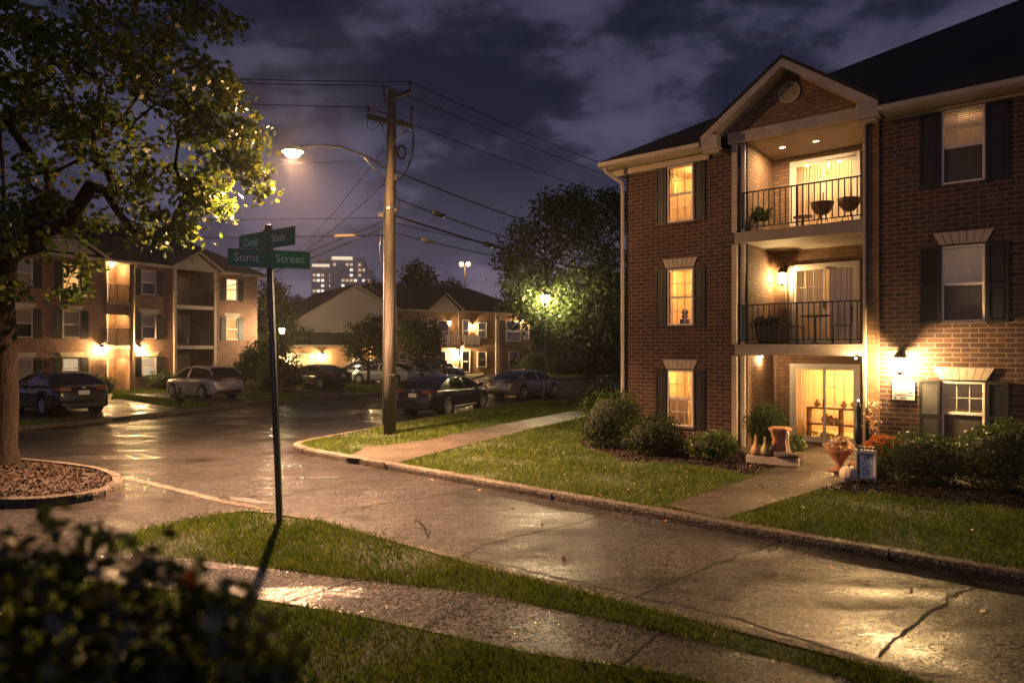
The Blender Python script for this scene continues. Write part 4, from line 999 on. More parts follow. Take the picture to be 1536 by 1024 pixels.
# ------------------------------------------------------------------ cars
def interp(x, keys):
    for (a, u), (b, v) in zip(keys, keys[1:]):
        if x <= b: 
            f = 0 if b == a else (x - a) / (b - a); f = min(max(f, 0), 1); return u + (v - u) * f
    return keys[-1][1]
def sm(x, keys, d=.06): return (interp(x - d, keys) + 2 * interp(x, keys) + interp(x + d, keys)) / 4
KIND = {
 'sedan': dict(L=4.75, top=[(-2.375, .60), (-2.33, .90), (-2.2, .99), (-1.5, 1.02), (-.5, .97), (.9, .95), (1.2, .93), (2.0, .80), (2.25, .70), (2.375, .50)],
   roof=[(-1.95, 1.0), (-1.55, 1.2), (-1.0, 1.405), (-.35, 1.455), (.2, 1.43), (.55, 1.35), (1.35, .94)], rs=(-1.05, .45), fr=1.42, rr=-1.36),
 'hatch': dict(L=4.5, top=[(-2.25, .62), (-2.2, .9), (-2.1, 1.02), (-.5, 1.0), (.9, .98), (1.1, .97), (1.9, .86), (2.12, .75), (2.25, .52)],
   roof=[(-2.17, 1.0), (-1.9, 1.32), (-1.6, 1.50), (-.6, 1.60), (.1, 1.57), (.45, 1.48), (1.25, .97)], rs=(-1.62, .35), fr=1.36, rr=-1.30),
 'suv': dict(L=4.7, top=[(-2.35, .66), (-2.3, .95), (-2.2, 1.08), (-.5, 1.06), (.9, 1.04), (1.1, 1.03), (2.0, .95), (2.22, .84), (2.35, .56)],
   roof=[(-2.26, 1.08), (-2.02, 1.45), (-1.75, 1.66), (-.6, 1.72), (.1, 1.69), (.5, 1.60), (1.25, 1.03)], rs=(-1.78, .4), fr=1.45, rr=-1.38)}
def car(name, label, loc, heading, pm, kind, plate=True, spokes=10, scale=1.0):
    K = KIND[kind]; L2 = K['L'] / 2; t = thing(name, label, 'car', loc, math.atan2(heading[1], heading[0]), 'cars parked along the street'); t.scale = (scale,) * 3
    fr, rr, RW_ = K['fr'], K['rr'], .33; arch = RW_ + .055
    wid = [(-L2, .66), (-L2 + .07, .76), (-L2 + .25, .855), (-1.3, .905), (1.2, .905), (L2 - .55, .875), (L2 - .2, .77), (L2 - .05, .62), (L2, .5)]
    bot = [(-L2, .42), (-L2 + .12, .27), (-L2 + .4, .21), (L2 - .4, .19), (L2 - .1, .25), (L2, .36)]
    N = 76; rows = []
    for i in range(N + 1):
        x = -L2 + K['L'] * i / N; w = sm(x, wid); tp = sm(x, K['top']); b = sm(x, bot)
        for c in (fr, rr):
            if abs(x - c) < arch: b = max(b, RW_ + math.sqrt(arch ** 2 - (x - c) ** 2))
        sh = tp - .10; lo = lambda f: b + (sh - b) * f
        half = [(0, tp), (w * .55, tp - .008), (w * .80, tp - .025), (w * .92, tp - .055), (w * .975, sh), (w * 1.0, lo(.72)), (w * .985, lo(.5)), (w * 1.0, lo(.28)), (w * .985, lo(.08)), (w * .95, b), (w * .55, b)]
        rows.append([(x, y, z) for y, z in half] + [(x, -y, z) for y, z in half[:0:-1]])
    mb = MB(); k = len(rows[0])
    for r in rows: mb.v += r
    for i in range(N):
        for j in range(k):
            j2 = (j + 1) % k; mb.f.append((i * k + j, i * k + j2, (i + 1) * k + j2, (i + 1) * k + j)); mb.m.append(0)
    mb.f.append(tuple(range(k))[::-1]); mb.m.append(0); mb.f.append(tuple(N * k + j for j in range(k))); mb.m.append(0)
    body = mb.build('body', M[pm], t, True)
    md = body.modifiers.new('es', 'EDGE_SPLIT'); md.split_angle = rad(42)
    # greenhouse
    rk = K['roof']; xa, xb = rk[0][0], rk[-1][0]; NG = 44; rs0, rs1 = K['rs']; zmax = max(z for _, z in rk); G_ = []
    for i in range(NG + 1):
        x = xa + (xb - xa) * i / NG; belt = sm(x, K['top']) - .03; r = max(sm(x, rk, .05), belt + .012); h = min(1, (r - belt) / (zmax - 1.0)); w = sm(x, wid)
        wb = w * .935; wt = wb - .24 * h
        G_.append([(x, wb, belt), (x, wb - .035 * h, belt + (r - belt) * .3), (x, wt + .05, r - .09 * h), (x, wt - .02, r - .03 * h), (x, wt - .16, r - .008), (x, 0, r)])
    gl = MB(); rf = MB(); 
    for i in range(NG):
        A_, B_ = G_[i], G_[i + 1]; xm = (A_[0][0] + B_[0][0]) / 2
        for s in (1, -1):
            for j in range(5):
                q = [A_[j], B_[j], B_[j + 1], A_[j + 1]]; q = [(x, y * s, z) for x, y, z in q]
                if s < 0: q = q[::-1]
                isroof = j >= 2 and rs0 < xm < rs1; bp = j in (0, 1) and (abs(xm + .08) < .055); cp = j in (0, 1) and kind == 'sedan' and xm < -1.15
                (rf if (isroof or cp or bp) else gl).face(q)
    def weld(o):
        import bmesh
        bm = bmesh.new(); bm.from_mesh(o.data); bmesh.ops.remove_doubles(bm, verts=bm.verts, dist=.0005); bm.to_mesh(o.data); bm.free()
        o.data.polygons.foreach_set('use_smooth', [True] * len(o.data.polygons)); return o
    weld(gl.build('window', M['car_glass'], t, True))
    pl = MB()
    for s in (1, -1):
        pl.tube([(p[2][0], (p[2][1] + .006) * s, p[2][2]) for p in G_[2:-1]], .028, 6); pl.tube([(p[0][0], (p[0][1] + .004) * s, p[0][2] + .012) for p in G_[1:-1]], .012, 5)
    ro = weld(rf.build('roof', M[pm], t, True)); pl.build('roof_pillar', M[pm], t, True)
    # wheels
    for x in (fr, rr):
        for s in (1, -1):
            yo = .895 * s; w_ = MB(); prof = [(.215, -.10), (.30, -.105), (.325, -.085), (.332, -.05), (.332, .05), (.325, .085), (.30, .105), (.215, .10)]
            w_.lathe(prof + [(.215, -.10)], (0, 0, 0), 28, cap=False); o = w_.build('wheel', M['rubber'], t, True); o.location = (x, yo - .10 * s, .332); o.rotation_euler = (rad(-90) * s, 0, 0)
            ri = MB(); ri.lathe([(.222, .03), (.224, .103), (.205, .103), (.195, .05), (.195, .0)], (0, 0, 0), 28, cap=False); ri.lathe([(.05, .05), (.055, .085), (.01, .09)], (0, 0, 0), 12)
            for q in range(spokes):
                a = 2 * math.pi * q / spokes; ca, sa = math.cos(a), math.sin(a)
                P = lambda r_, o_: (r_ * ca - o_ * sa, r_ * sa + o_ * ca)
                ri.prism([(*P(.04, -.02), .07), (*P(.205, -.014), .075), (*P(.205, .014), .075), (*P(.04, .02), .07)], (0, 0, .018))
            rim = ri.build('rim', M['rim'], o)
            MB().lathe([(.205, .02), (.205, .035), (.01, .035)], (0, 0, 0), 20).build('brake_disc', M['dark'], o)
            MB().lathe([(arch - .01, -.1), (arch - .012, .06), (.05, .06), (.05, -.1)], (x, yo - .22 * s, .332), 22).build('wheel_well', M['dark'], t).matrix_local = Matrix.Translation((x, yo - .2 * s, .332)) @ Matrix.Rotation(rad(-90) * s, 4, 'X') @ Matrix.Translation((-x, -(yo - .22 * s), -.332))
    tz = K['top'][2][1] - .12
    def patch(nm, x0, y0, x1, y1, z0, z1, m, dp=.03):
        d = Vector((x1 - x0, y1 - y0, 0)); n_ = Vector((d.y, -d.x, 0)).normalized() * dp
        return MB().prism([(x0, y0, z0), (x1, y1, z0), (x1, y1, z1), (x0, y0, z1 - .01)], n_).build(nm, M[m], t, False, .008)
    for s in (1, -1):
        xr = -L2
        tl = MB(); tl.prism([(xr + .02, .36 * s, tz - .02), (xr + .06, .68 * s, tz - .03), (xr + .24, .83 * s, tz + .0), (xr + .36, .86 * s, tz + .06), (xr + .24, .83 * s, tz + .09), (xr + .06, .68 * s, tz + .09), (xr + .02, .36 * s, tz + .075)], (-.026, .014 * s, 0)).build('tail_light', M['red_lens'], t, False, .006)
        xf = L2; hz = sm(xf - .25, K['top']) - .12
        MB().prism([(xf - .10, .46 * s, hz - .05), (xf - .18, .68 * s, hz - .04), (xf - .42, .84 * s, hz - .0), (xf - .45, .84 * s, hz + .04), (xf - .2, .68 * s, hz + .05), (xf - .12, .46 * s, hz + .02)], (.04, .03 * s, 0)).build('headlight', M['clear_lens'], t, False, .006)
        MB().prism([(1.0, .9 * s, .98), (1.0, 1.08 * s, 1.0), (1.0, 1.09 * s, 1.1), (1.0, .92 * s, 1.08)], (.12, 0, 0)).build('mirror', M[pm], t, False, .02)
        for x in (.28, -.72): MB().box(x - .09, x + .09, .895 * s - .02, .895 * s + .02, .845, .87).build('door_handle', M['rim' if pm != 'p_black' else 'dark'], t, False, .006)
        se = MB()
        for x in (.95, -.08, -1.02): se.tube([(x, .908 * s, .3), (x, .912 * s, .6), (x - .02, .893 * s, .85)], .0055, 4)
        se.tube([(-.95, .905 * s, .29), (.98, .905 * s, .29)], .02, 4); se.build('door_seam', M['dark'], t)
    MB().prism([(-L2 - .012, -.62, .30), (-L2 - .012, .62, .30), (-L2 - .012, .66, .42), (-L2 - .012, -.66, .42)], (.05, 0, 0)).build('rear_valance', M['dark'], t, False, .01)
    MB().box(L2 - .05, L2 + .012, -.42, .42, .42, .6).build('grille', M['dark'], t, False, .01)
    pz = tz - .1 if kind == 'sedan' else tz - .14
    MB().box(-L2 - .02, -L2 + .04, -.165, .165, pz - .07, pz + .07).build('licence_plate', M['plate'], t)
    MB().box(-L2 - .006, -L2 + .06, -.04, .04, tz + .05, tz + .085).build('badge', M['rim'], t)
    if kind != 'sedan': MB().box(rs0 - .14, rs0 + .1, -.52, .52, zmax - .085, zmax - .05).build('spoiler', M[pm], t, False, .015)
    for s in (.45,): MB().tube([(-L2 - .02, s, .27), (-L2 + .3, s, .27)], .035, 8).build('exhaust_pipe', M['steel'], t)
    return t
car('parked_car', 'dark graphite sedan parked on the wet road past the utility pole', (-2.7, 27.3, 0), (.42, .91), 'p_grey', 'sedan', scale=1.04)
car('parked_car', 'bronze grey sedan in the road beside the slim street lamp', (.72, 35.4, 0), (.60, .80), 'p_bronze', 'sedan', spokes=5)
car('parked_car', 'black sedan parked on the grass behind the maple trunk', (-17.7, 25.9, .12), (-.80, .60), 'p_black', 'sedan', spokes=7, scale=1.09)
car('parked_car', 'silver hatchback parked on the drive below the white-columned balconies', (-15.5, 33.5, .13), (-.83, .56), 'p_silver', 'hatch')
car('parked_car', 'black sedan parked right of the street sign by the garage', (-12.1, 41.2, .13), (-.85, .53), 'p_black', 'sedan')
car('parked_car', 'dark car half hidden behind a young tree beside the utility pole', (-10.6, 47.5, .12), (-.9, .44), 'p_grey', 'hatch')
car('parked_car', 'silver sedan seen on both sides of the utility pole', (-8.9, 46.2, .12), (-.95, .3), 'p_silver', 'sedan')
car('parked_car', 'pale grey sedan parked just right of the utility pole', (-7.3, 48.0, .12), (.9, -.44), 'p_bronze', 'sedan')
car('parked_car', 'black sport utility car farthest right in the row before the lit balcony', (-6.0, 51.5, .12), (.93, -.36), 'p_black', 'suv')

# ------------------------------------------------------------------ utility pole, lamp and wires
PX, PY = -3.5, 19.1
up = thing('utility_pole', 'tall wooden utility pole with crossarm and curved lamp arm on the grass corner', 'utility pole', (PX, PY, .115))
MB().tube([(0, 0, -.2), (.01, 0, 3), (.03, 0, 7), (.06, 0, 9.85)], [.18, .165, .145, .12], 14).build('pole', M['pole'], up, True)
cx = .05
MB().prism([(-.62, -.24, 8.95), (-.62, -.24, 9.09), (.70, -.14, 8.86), (.70, -.14, 8.72)], (0, .1, 0)).build('crossarm', M['arm_wood'], up)
MB().prism([(.1, -.1, 9.55), (.1, -.1, 9.66), (.62, -.1, 9.86), (.62, -.1, 9.76)], (0, .09, 0)).build('pole_bracket', M['arm_wood'], up)
MB().tube([(-.05, -.14, 8.3), (-.3, -.2, 8.95)], .015, 5).tube([(.1, -.14, 8.2), (.45, -.16, 8.75)], .015, 5).build('brace', M['steel'], up)
def insulator(p, h=.22, r=.055):
    MB().tube([p, (p[0], p[1], p[2] + h)], .012, 5).lathe([(r * .6, h * .35), (r, h * .45), (r * .5, h * .55), (r * .9, h * .68), (r * .5, h * .8), (r * .6, h), (.01, h + .01)], p, 10).build('insulator', M['insul'], up, True)
for p in ((-.56, -.2, 9.08), (.64, -.1, 8.86), (.60, -.06, 9.86), (-.16, -.1, 9.72)): insulator(p)
MB().tube([(-.05, -.1, 9.35), (-.12, -.1, 9.6), (-.16, -.1, 9.75)], .04, 8).build('insulator', M['insul'], up, True)
MB().tube([(.64, -.1, 8.95), (.65, -.1, 9.35)], .03, 8).build('arrester', M['insul'], up, True)
co = MB(); 
for q in range(3):
    rr_ = .13 + .02 * q; co.tube([(.36 + rr_ * .8 * math.sin(a * .5), -.16 - .015 * q, 8.02 + rr_ * math.cos(a * .5) * 1.2) for a in range(14)], .013, 5)
co.tube([(.66, -.12, 8.8), (.72, -.12, 8.3), (.6, -.14, 7.7), (.36, -.14, 7.28), (.18, -.1, 7.32)], .014, 5)
co.tube([(.2, -.1, 8.45), (.5, -.14, 8.66), (.68, -.12, 8.55), (.66, -.12, 7.95), (.45, -.14, 7.4), (.17, -.1, 7.22)], .014, 5)
co.tube([(-.58, -.22, 9.0), (-.6, -.25, 8.7), (-.42, -.25, 8.62), (-.25, -.2, 8.8)], .011, 5); co.tube([(-.3, -.2, 8.98), (-.05, -.14, 8.5)], .012, 5)
co.tube([(.19, 0, 7.0), (.28, -.05, 6.6), (.22, -.05, 6.3)], .012, 5)
co.build('jumper_cable', M['cable'], up, True)
MB().tube([(-.19, -.05, .3), (-.17, -.05, 3), (-.145, -.05, 6.9)], .022, 6).tube([(-.23, -.05, 5.9), (-.28, -.08, 5.3), (-.24, -.08, 4.9), (-.2, -.05, 4.7)], .012, 5).build('conduit', M['steel'], up, True)
MB().box(-.3, -.16, -.12, .0, 6.2, 6.32).box(.14, .22, -.12, -.02, 7.25, 7.4).box(.14, .22, -.1, 0, 6.35, 6.45).build('clamp', M['dark'], up)
MB().tube([(.02, 0, 6.43), (.02, 0, 6.47)], .158, 14).tube([(.02, 0, 1.7), (.02, 0, 1.72)], .18, 14).build('pole_band', M['steel'], up)
HX, HY, HZL = -1.83, -2.9, 7.24                     # lamp head relative to the pole
am = [(-.1, -.12, 7.58), (-.45, -.7, 7.72), (-.95, -1.5, 7.76), (-1.4, -2.2, 7.62), (HX + .13, HY + .22, 7.40)]
ar = MB(); ar.tube(am, .032, 8); ar.tube([(-.12, -.12, 7.25), (-.55, -.86, 7.68)], .022, 6); la = ar.build('lamp_arm', M['steel'], up, True)
hd = MB(); hd.lathe([(.02, .15), (.12, .13), (.17, .07), (.185, 0), (.175, 0), (.15, .05), (.02, .06)], (HX, HY, HZL - .01), 18, 1.5, 1.15); hd.build('lamp_head', M['steel'], la, True)
MB().lathe([(.14, .03), (.15, -.02), (.12, -.09), (.06, -.14), (.01, -.15)], (HX, HY, HZL), 18, 1.35, 1.0).build('lamp_glass', M['lens_street'], la, True)
STREET = point((HX, HY, HZL - .05), 2100, (1, .52, .21), .08, up)
l = bpy.data.lights.new('lamp_light', 'SPOT'); l.energy = 36000; l.color = (1, .53, .28); l.shadow_soft_size = .1; l.spot_size = rad(126); l.spot_blend = 1.0; lo = link(bpy.data.objects.new('lamp_light', l), up); lo.location = (HX, HY, HZL - .06); lo.rotation_euler = Vector((.09, -.21, -.97)).to_track_quat('-Z', 'Y').to_euler()

def cable(label, p0, p1, sag, r=.013, group='overhead wires at the utility pole', case=None, twist=0):
    n = 28; pts = []
    for i in range(n + 1):
        f = i / n; q = Vector(p0).lerp(Vector(p1), f); q.z -= sag * 4 * f * (1 - f); pts.append(q)
    t = thing('power_line', label, 'wire', p0, 0, group); o = Vector(p0)
    MB().tube([q - o for q in pts], r, 5).build('cable', M['cable'], t, True)
    for f, ln, rad_, m in (case or []):
        i = f * n; a = pts[int(i)]; d = (pts[int(i) + 1] - a).normalized(); c = a.lerp(pts[int(i) + 1], i - int(i)) - o
        MB().tube([c - d * ln * .5, c - d * ln * .45, c + d * ln * .45, c + d * ln * .5], [rad_ * .4, rad_, rad_, rad_ * .4], 8).build('splice_case', M[m], t, True)
    return t
def PP(px, py, d): return ((px - 768) / 1000 * d, d, CAMH + (HZ - py) / 1000 * d)
top = [(PX + .60, PY - .06, 10.18), (PX - .16, PY - .1, 10.06), (PX - .56, PY - .2, 9.4)]
# primaries to the left and to the right
for p, dz, nm in zip(top, (0, -.05, -.2), ('highest', 'second', 'third')):
    cable('%s of the three bare wires running from the pole top to the left' % nm, p, (-42, 15 + dz * 4, 11.6 + dz * 1.5), .7)
    cable('%s of the three bare wires falling from the pole top towards the brick building' % nm, p, (31, 50 - dz * 6, 11.2 + dz * 3), 1.6)
cable('spiralled cable from the pole to the dark tree, above the others', (PX + .16, PY - .1, 7.62), (15, 41, 7.8), .9, .02)
cable('cable with a black ribbed splice close to the pole', (PX + .16, PY - .1, 6.85), (15, 41, 7.2), 1.0, .018, case=[(.06, .55, .075, 'dark'), (.1, .2, .04, 'dark')])
cable('thick low cable with a black splice box hanging right of the pole', (PX + .16, PY - .1, 6.35), (15, 41, 6.4), .75, .03, case=[(.14, .4, .085, 'dark'), (.19, .15, .06, 'dark')])
cable('thin level wire with a pale splice tube right of the pole', (PX + .16, PY - .1, 5.85), (15, 40, 6.4), .6, .014, case=[(.045, .55, .05, 'tube_grey')])
cable('thin wire from the lowest bracket to the building eaves', (PX + .16, PY - .1, 6.15), (9.5, 30, 6.5), .5, .011)
cable('level wire with a pale splice tube left of the pole', (PX - .16, PY - .08, 5.8), (-42, 16, 6.5), .5, .015, case=[(.028, .62, .05, 'tube_grey')])
cable('level wire running left at mid height of the pole', (PX - .16, PY - .08, 6.3), (-42, 16.5, 7.8), .7, .012)
cable('faint upper wire running left behind the lamp', (PX - .16, PY, 7.95), (-42, 20, 9.2), .6, .009)
cable('steep service drop from the crossarm to the far brick building', (PX - .2, PY + .1, 8.3), (-18.0, 45.6, 7.3), .9, .011)
cable('service drop from the lamp bracket to the far brick building', (PX - .18, PY + .1, 7.3), (-18.4, 45.2, 7.3), .7, .011)
cable('upper of the two low cables sagging behind the street sign', (PX - .18, PY + .1, 6.25), (-23, 42, 6.2), .55, .017)
cable('lower of the two low cables sagging behind the street sign', (PX - .18, PY + .1, 6.05), (-23, 42, 5.7), .55, .017)

# ------------------------------------------------------------------ street sign
sp = thing('street_sign', 'green two-blade street name sign on a dark perforated post', 'street sign', (G(420, 781, .09).x, G(420, 781, .09).y, .085))
LEAN = -.165; th = 4.22
mb = MB(); W_ = .036
mb.prism([(-W_, -W_, -.1), (W_, -W_, -.1), (W_, W_, -.1), (-W_, W_, -.1)], (LEAN, 0, th + .1)); mb.build('post', M['black'], sp)
hs = MB()
for i in range(100):
    z = .12 + i * .034
    if z < 3.6: hs.box(LEAN * z / th - .008, LEAN * z / th + .008, -W_ - .003, -W_ - .001, z, z + .014)
hs.build('post_holes', M['steel'], sp)
def blade(z, ang, left, right, h=.25, ln=.63, dy=-.05, sz=.17):
    c = Matrix.Translation((LEAN * z / th, 0, z)) @ Matrix.Rotation(ang, 4, 'Z')
    b = MB().box(-ln, ln, dy - .004, dy + .004, -h / 2, h / 2).build('sign_blade', M['sign_green'], sp, False, .002); b.matrix_local = c
    e = MB(); 
    for a0, a1, z0, z1 in ((-ln - .006, ln + .006, -h / 2 - .007, -h / 2 - .0005), (-ln - .006, ln + .006, h / 2 + .0005, h / 2 + .007)): e.box(a0, a1, dy - .006, dy + .006, z0, z1)
    e.build('sign_edge', M['steel'], b)
    for txt, x in ((left, -ln * .5 - .03), (right, ln * .5 - .0)):
        me = text_mesh(txt, sz); me.materials.append(M['sign_white']); o = bpy.data.objects.new('lettering', me); link(o, b)
        o.matrix_local = Matrix.Translation((x, dy - .0065, .005)) @ Matrix.Rotation(rad(90), 4, 'X') @ Matrix.Scale(.95, 4, (1, 0, 0))
    k = MB().box(-.05, .05, dy - .012, .05, h / 2 + .0075, h / 2 + .03).box(-.05, .05, dy - .012, .05, -h / 2 - .03, -h / 2 - .0075).build('sign_clamp', M['dark'], sp); k.matrix_local = c
blade(4.06, rad(-37), 'Cvoiit', 'Steet .', ln=.70); blade(3.79, rad(18), 'Somt', 'Street', ln=.56)
# the post passes in front of the blades
MB().lathe([(.05, 0), (.055, .08), (.02, .09)], (LEAN * 4.2 / th, 0, 4.2), 10).build('post_cap', M['black'], sp)

# ------------------------------------------------------------------ street furniture
def post_lamp(name, label, loc, h, watts, r=.16, col=(1, .72, .38)):
    t = thing(name, label, 'street lamp', loc, 0, 'post lamps along the street'); MB().tube([(0, 0, 0), (0, 0, .5), (0, 0, .55), (0, 0, h - .2)], [.09, .085, .05, .04], 10).build('post', M['black'], t, True)
    f = MB().lathe([(.04, h - .22), (.1, h - .18), (.1, h - .16), (.03, h - .15)], (0, 0, 0), 12).lathe([(.2, h + .16), (.14, h + .24), (.02, h + .3)], (0, 0, 0), 12).build('lamp_frame', M['black'], t, True)
    MB().lathe([(.1, h - .158), (r, h + .05), (.18, h + .158)], (0, 0, 0), 14).build('lamp_glass', M['lens_white'], t, True); point((0, 0, h), watts, col, .1, t); return t
post_lamp('post_lamp', 'slim black post lamp shining into the large tree by the bronze sedan', (1.55, 31.2, .115), 4.75, 2600)
post_lamp('post_lamp', 'small post lamp between the street sign and the garage', (-15.6, 45.2, .115), 3.6, 1100)
hy = thing('hydrant', 'small black hydrant on the lawn before the silver hatchback', 'hydrant', (-13.5, 27.1, .115))
MB().lathe([(.12, 0), (.12, .05), (.05, .08), (.05, .25), (.15, .28), (.16, .5), (.13, .62), (.06, .66), (.06, .84), (.02, .86)], (0, 0, 0), 14).build('barrel', M['black'], hy, True); MB().tube([(-.2, 0, .45), (.2, 0, .45)], .05, 8).build('outlet', M['black'], hy, True)

# ------------------------------------------------------------------ patio things
def at(px, py, z=.136): q = G(px, py, z); return (q.x, q.y, z)
def one(o, name, label, cat, loc, rz=0, group=None): o.location = loc; o.rotation_euler.z = rz; return tag(o, label, cat, group)
lx, ly, _ = at(1160, 697)
one(MB().box(-.52, .52, -.09, .09, 0, .17).build('ledge', M['stone'], None, False, .012), 'ledge', 'long pale stone ledge at the edge of the patio carrying gourds', 'ledge', (lx, ly + .05, .137), rad(-30))
lz = .308
def lpos(u, v=0): return (lx + u * math.cos(rad(-30)) - v * math.sin(rad(-30)), ly + .05 + u * math.sin(rad(-30)) + v * math.cos(rad(-30)), lz)
gp = [(.02, 0), (.1, .02), (.115, .08), (.1, .15), (.06, .22), (.035, .30), (.025, .38), (.03, .42), (.005, .43)]
one(MB().lathe(gp, (0, 0, 0), 16).build('gourd', M['gourd_o'], None, True), '', 'tan bottle gourd standing leftmost on the stone ledge', 'gourd', lpos(-.33))
one(MB().lathe([(r * .95, z * .95) for r, z in gp], (0, 0, 0), 16).build('gourd', M['gourd_g'], None, True), '', 'yellow green gourd between its tan twin and the clay figure', 'gourd', lpos(-.14, -.01))
st = thing('sculpture', 'draped terracotta garden sculpture behind the stone ledge', 'sculpture', (*lpos(.12, .18)[:2], .137))
MB().lathe([(.2, 0), (.19, .1), (.16, .3), (.15, .5), (.19, .66), (.25, .74), (.17, .78), (.02, .77)], (0, 0, 0), 24, 1, .75, lambda a, z: 1 + .10 * math.sin(5 * a + 3 * z) + .06 * math.sin(9 * a)).build('drapery', M['terracotta'], st, True)
MB().tube([(.04, -.15, .76), (.09, -.15, .64), (.10, -.14, .45), (.13, -.15, .25), (.15, -.15, .03)], [.03, .045, .035, .04, .055], 9).build('sash', M['cream'], st, True)
one(MB().lathe([(.2, 0), (.24, .04), (.2, .10), (.02, .12)], (0, 0, 0), 12, 1.2, .5, lambda a, z: 1 + .12 * math.sin(3 * a)).build('stone', M['stone_dark'], None, True), '', 'flat dark stone lying on the ledge at the foot of the sculpture', 'stone', lpos(.26, -.02), rad(-30))
wp = thing('potted_plant', 'leafy green plant in a square white pot beside the ledge', 'potted plant', at(1194, 691))
MB().prism([(-.13, -.13, 0), (.13, -.13, 0), (.13, .13, 0), (-.13, .13, 0)], (0, 0, .2)).build('pot', M['cream'], wp, False, .01)
rng = np.random.default_rng(3); v_, k_ = leaves(blob_points([(0, 0, .36, .2, .2, .2, 60)], rng, .2), 5, .03, .075, 4, .4, 1, .3, rng); np_mesh('foliage', v_, k_, M['leaf_lime'], wp)
tp = shrub('topiary', 'round clipped boxwood ball between the column and the sculpture', (*at(1150, 684)[:2], .13), [(0, 0, .72, .46, .46, .46)], .045, 4200, 'leaf_box', 5, cat='topiary')
MB().lathe([(.17, 0), (.2, .26), (.16, .27)], (0, 0, 0), 14).build('pot', M['pot_dark'], tp, True)
ur = thing('urn_planter', 'terracotta urn with cream and rust foliage right of the walkway', 'planter', at(1259, 706))
MB().lathe([(.18, 0), (.18, .04), (.08, .08), (.07, .16), (.14, .26), (.24, .40), (.26, .44), (.22, .44)], (0, 0, 0), 20).build('urn', M['terracotta'], ur, True)
rng = np.random.default_rng(4); v_, k_ = leaves(blob_points([(0, 0, .48, .26, .24, .12, 60), (.05, 0, .58, .12, .1, .1, 20)], rng, .3), 4, .03, .09, 4, .4, .8, .6, rng); np_mesh('foliage', v_, k_, M['petal'], ur)
def pumpkin(label, loc, r, m, sz=.75):
    t = thing('pumpkin', label, 'pumpkin', loc); MB().lathe([(r * math.sin(math.pi * i / 12) + .004, r * sz - r * sz * math.cos(math.pi * i / 12)) for i in range(13)], (0, 0, 0), 30, 1, 1, lambda a, z: 1 + .06 * math.cos(10 * a)).build('rind', M[m], t, True)
    MB().tube([(0, 0, r * sz * 1.9), (.01, 0, r * sz * 2.15), (.04, 0, r * sz * 2.3)], [.025, .018, .02], 7).build('stem', M['wood'], t, True)
pumpkin('pale cream pumpkin in front of the terracotta urn', at(1273, 722, .14), .15, 'cream', .95); pumpkin('brown pumpkin between the urn and the placard stand', (*at(1287, 714)[:2], .14), .17, 'pumpkin', .9)
bl = thing('garden_light', 'slim black garden light with thick sleeve and white tip', 'garden light', at(1283, 737, .15))
MB().tube([(-.06, .02, 0), (.0, .0, .05), (.04, 0, .2), (.05, 0, 1.55)], .014, 8).build('stem', M['black'], bl, True); MB().lathe([(.025, .80), (.055, .86), (.06, 1.1), (.045, 1.12), (.045, 1.40), (.03, 1.46)], (.05, 0, 0), 12).build('sleeve', M['black'], bl, True); MB().ball((.05, 0, 1.55), .02).build('tip', emit('white tip', (1, .95, .9), 2.5), bl, True)
pc = thing('placard', 'white framed placard with blue pattern on the mulch edge', 'placard', at(1299, 722, .15), RA + .25)
mb = MB()
for a in ((-.17, -.14, 0, .58), (.14, .17, 0, .58), (-.14, .14, .52, .58), (-.14, .14, .05, .08)): mb.box(a[0], a[1], -.03, .03, a[2], a[3])
mb.build('frame', M['white'], pc, False, .006)
MB().box(-.14, .14, -.008, .008, .08, .52).build('panel', M['paper'], pc)
mb = MB(); rr = random.Random(3)
for i in range(16):
    x, z = rr.uniform(-.10, .08), rr.uniform(.11, .47); w = rr.uniform(.01, .035); hh = rr.uniform(.015, .06); mb.prism([(x, -.011, z), (x + w, -.011, z + .012), (x + w * .8, -.011, z + hh), (x - w * .3, -.011, z + hh * .7)], (0, .002, 0))
mb.box(-.135, -.10, -.0125, -.0085, .1, .5); mb.box(-.12, .12, -.0135, -.0085, .485, .51); mb.build('picture', M['blue_pat'], pc)
mb = MB(); [mb.box(-.12 + .06 * i, -.095 + .06 * i, -.02, .02, .581, .62) for i in range(5)]; mb.box(-.14, .14, -.02, .02, .62, .635); mb.build('handle', M['dark'], pc)
mu = thing('potted_mums', 'dark pot of rust orange chrysanthemums by the brick wall', 'potted plant', at(1325, 716))
MB().lathe([(.17, 0), (.25, .36), (.27, .38), (.27, .42), (.22, .42)], (0, 0, 0), 20).build('pot', M['pot_dark'], mu, True)
rng = np.random.default_rng(6); q = blob_points([(0, 0, .55, .33, .32, .26, 170)], rng, .75); q = q[q[:, 2] > .4]; v_, k_ = leaves(q, 8, .022, .055, 4, .4, 1, .3, rng); np_mesh('flowers', v_, k_, M['mum'], mu)
v_, k_ = leaves(blob_points([(0, 0, .45, .28, .28, .14, 90)], rng, .3), 4, .03, .07, 4, .4, 1, .3, rng); np_mesh('foliage', v_, k_, M['leaf_box'], mu)
vn = thing('climbing_vine', 'thin leafy vine on a grey stake at the foot of the right column', 'vine', (*RW(6.12, -.28), .14))
MB().tube([(0, 0, 0), (.01, .02, .6), (-.01, .01, 1.15)], [.045, .04, .03], 8).tube([(.02, -.02, 0), (.1, -.06, .4), (.04, 0, .8), (.12, .02, 1.2)], .012, 5).build('stake', M['bark'], vn, True)
rng = np.random.default_rng(8); v_, k_ = leaves(blob_points([(.1, 0, .85, .22, .15, .5, 60)], rng, .2), 3, .03, .06, 4, .4, 1, .3, rng); np_mesh('foliage', v_, k_, M['petal'], vn)

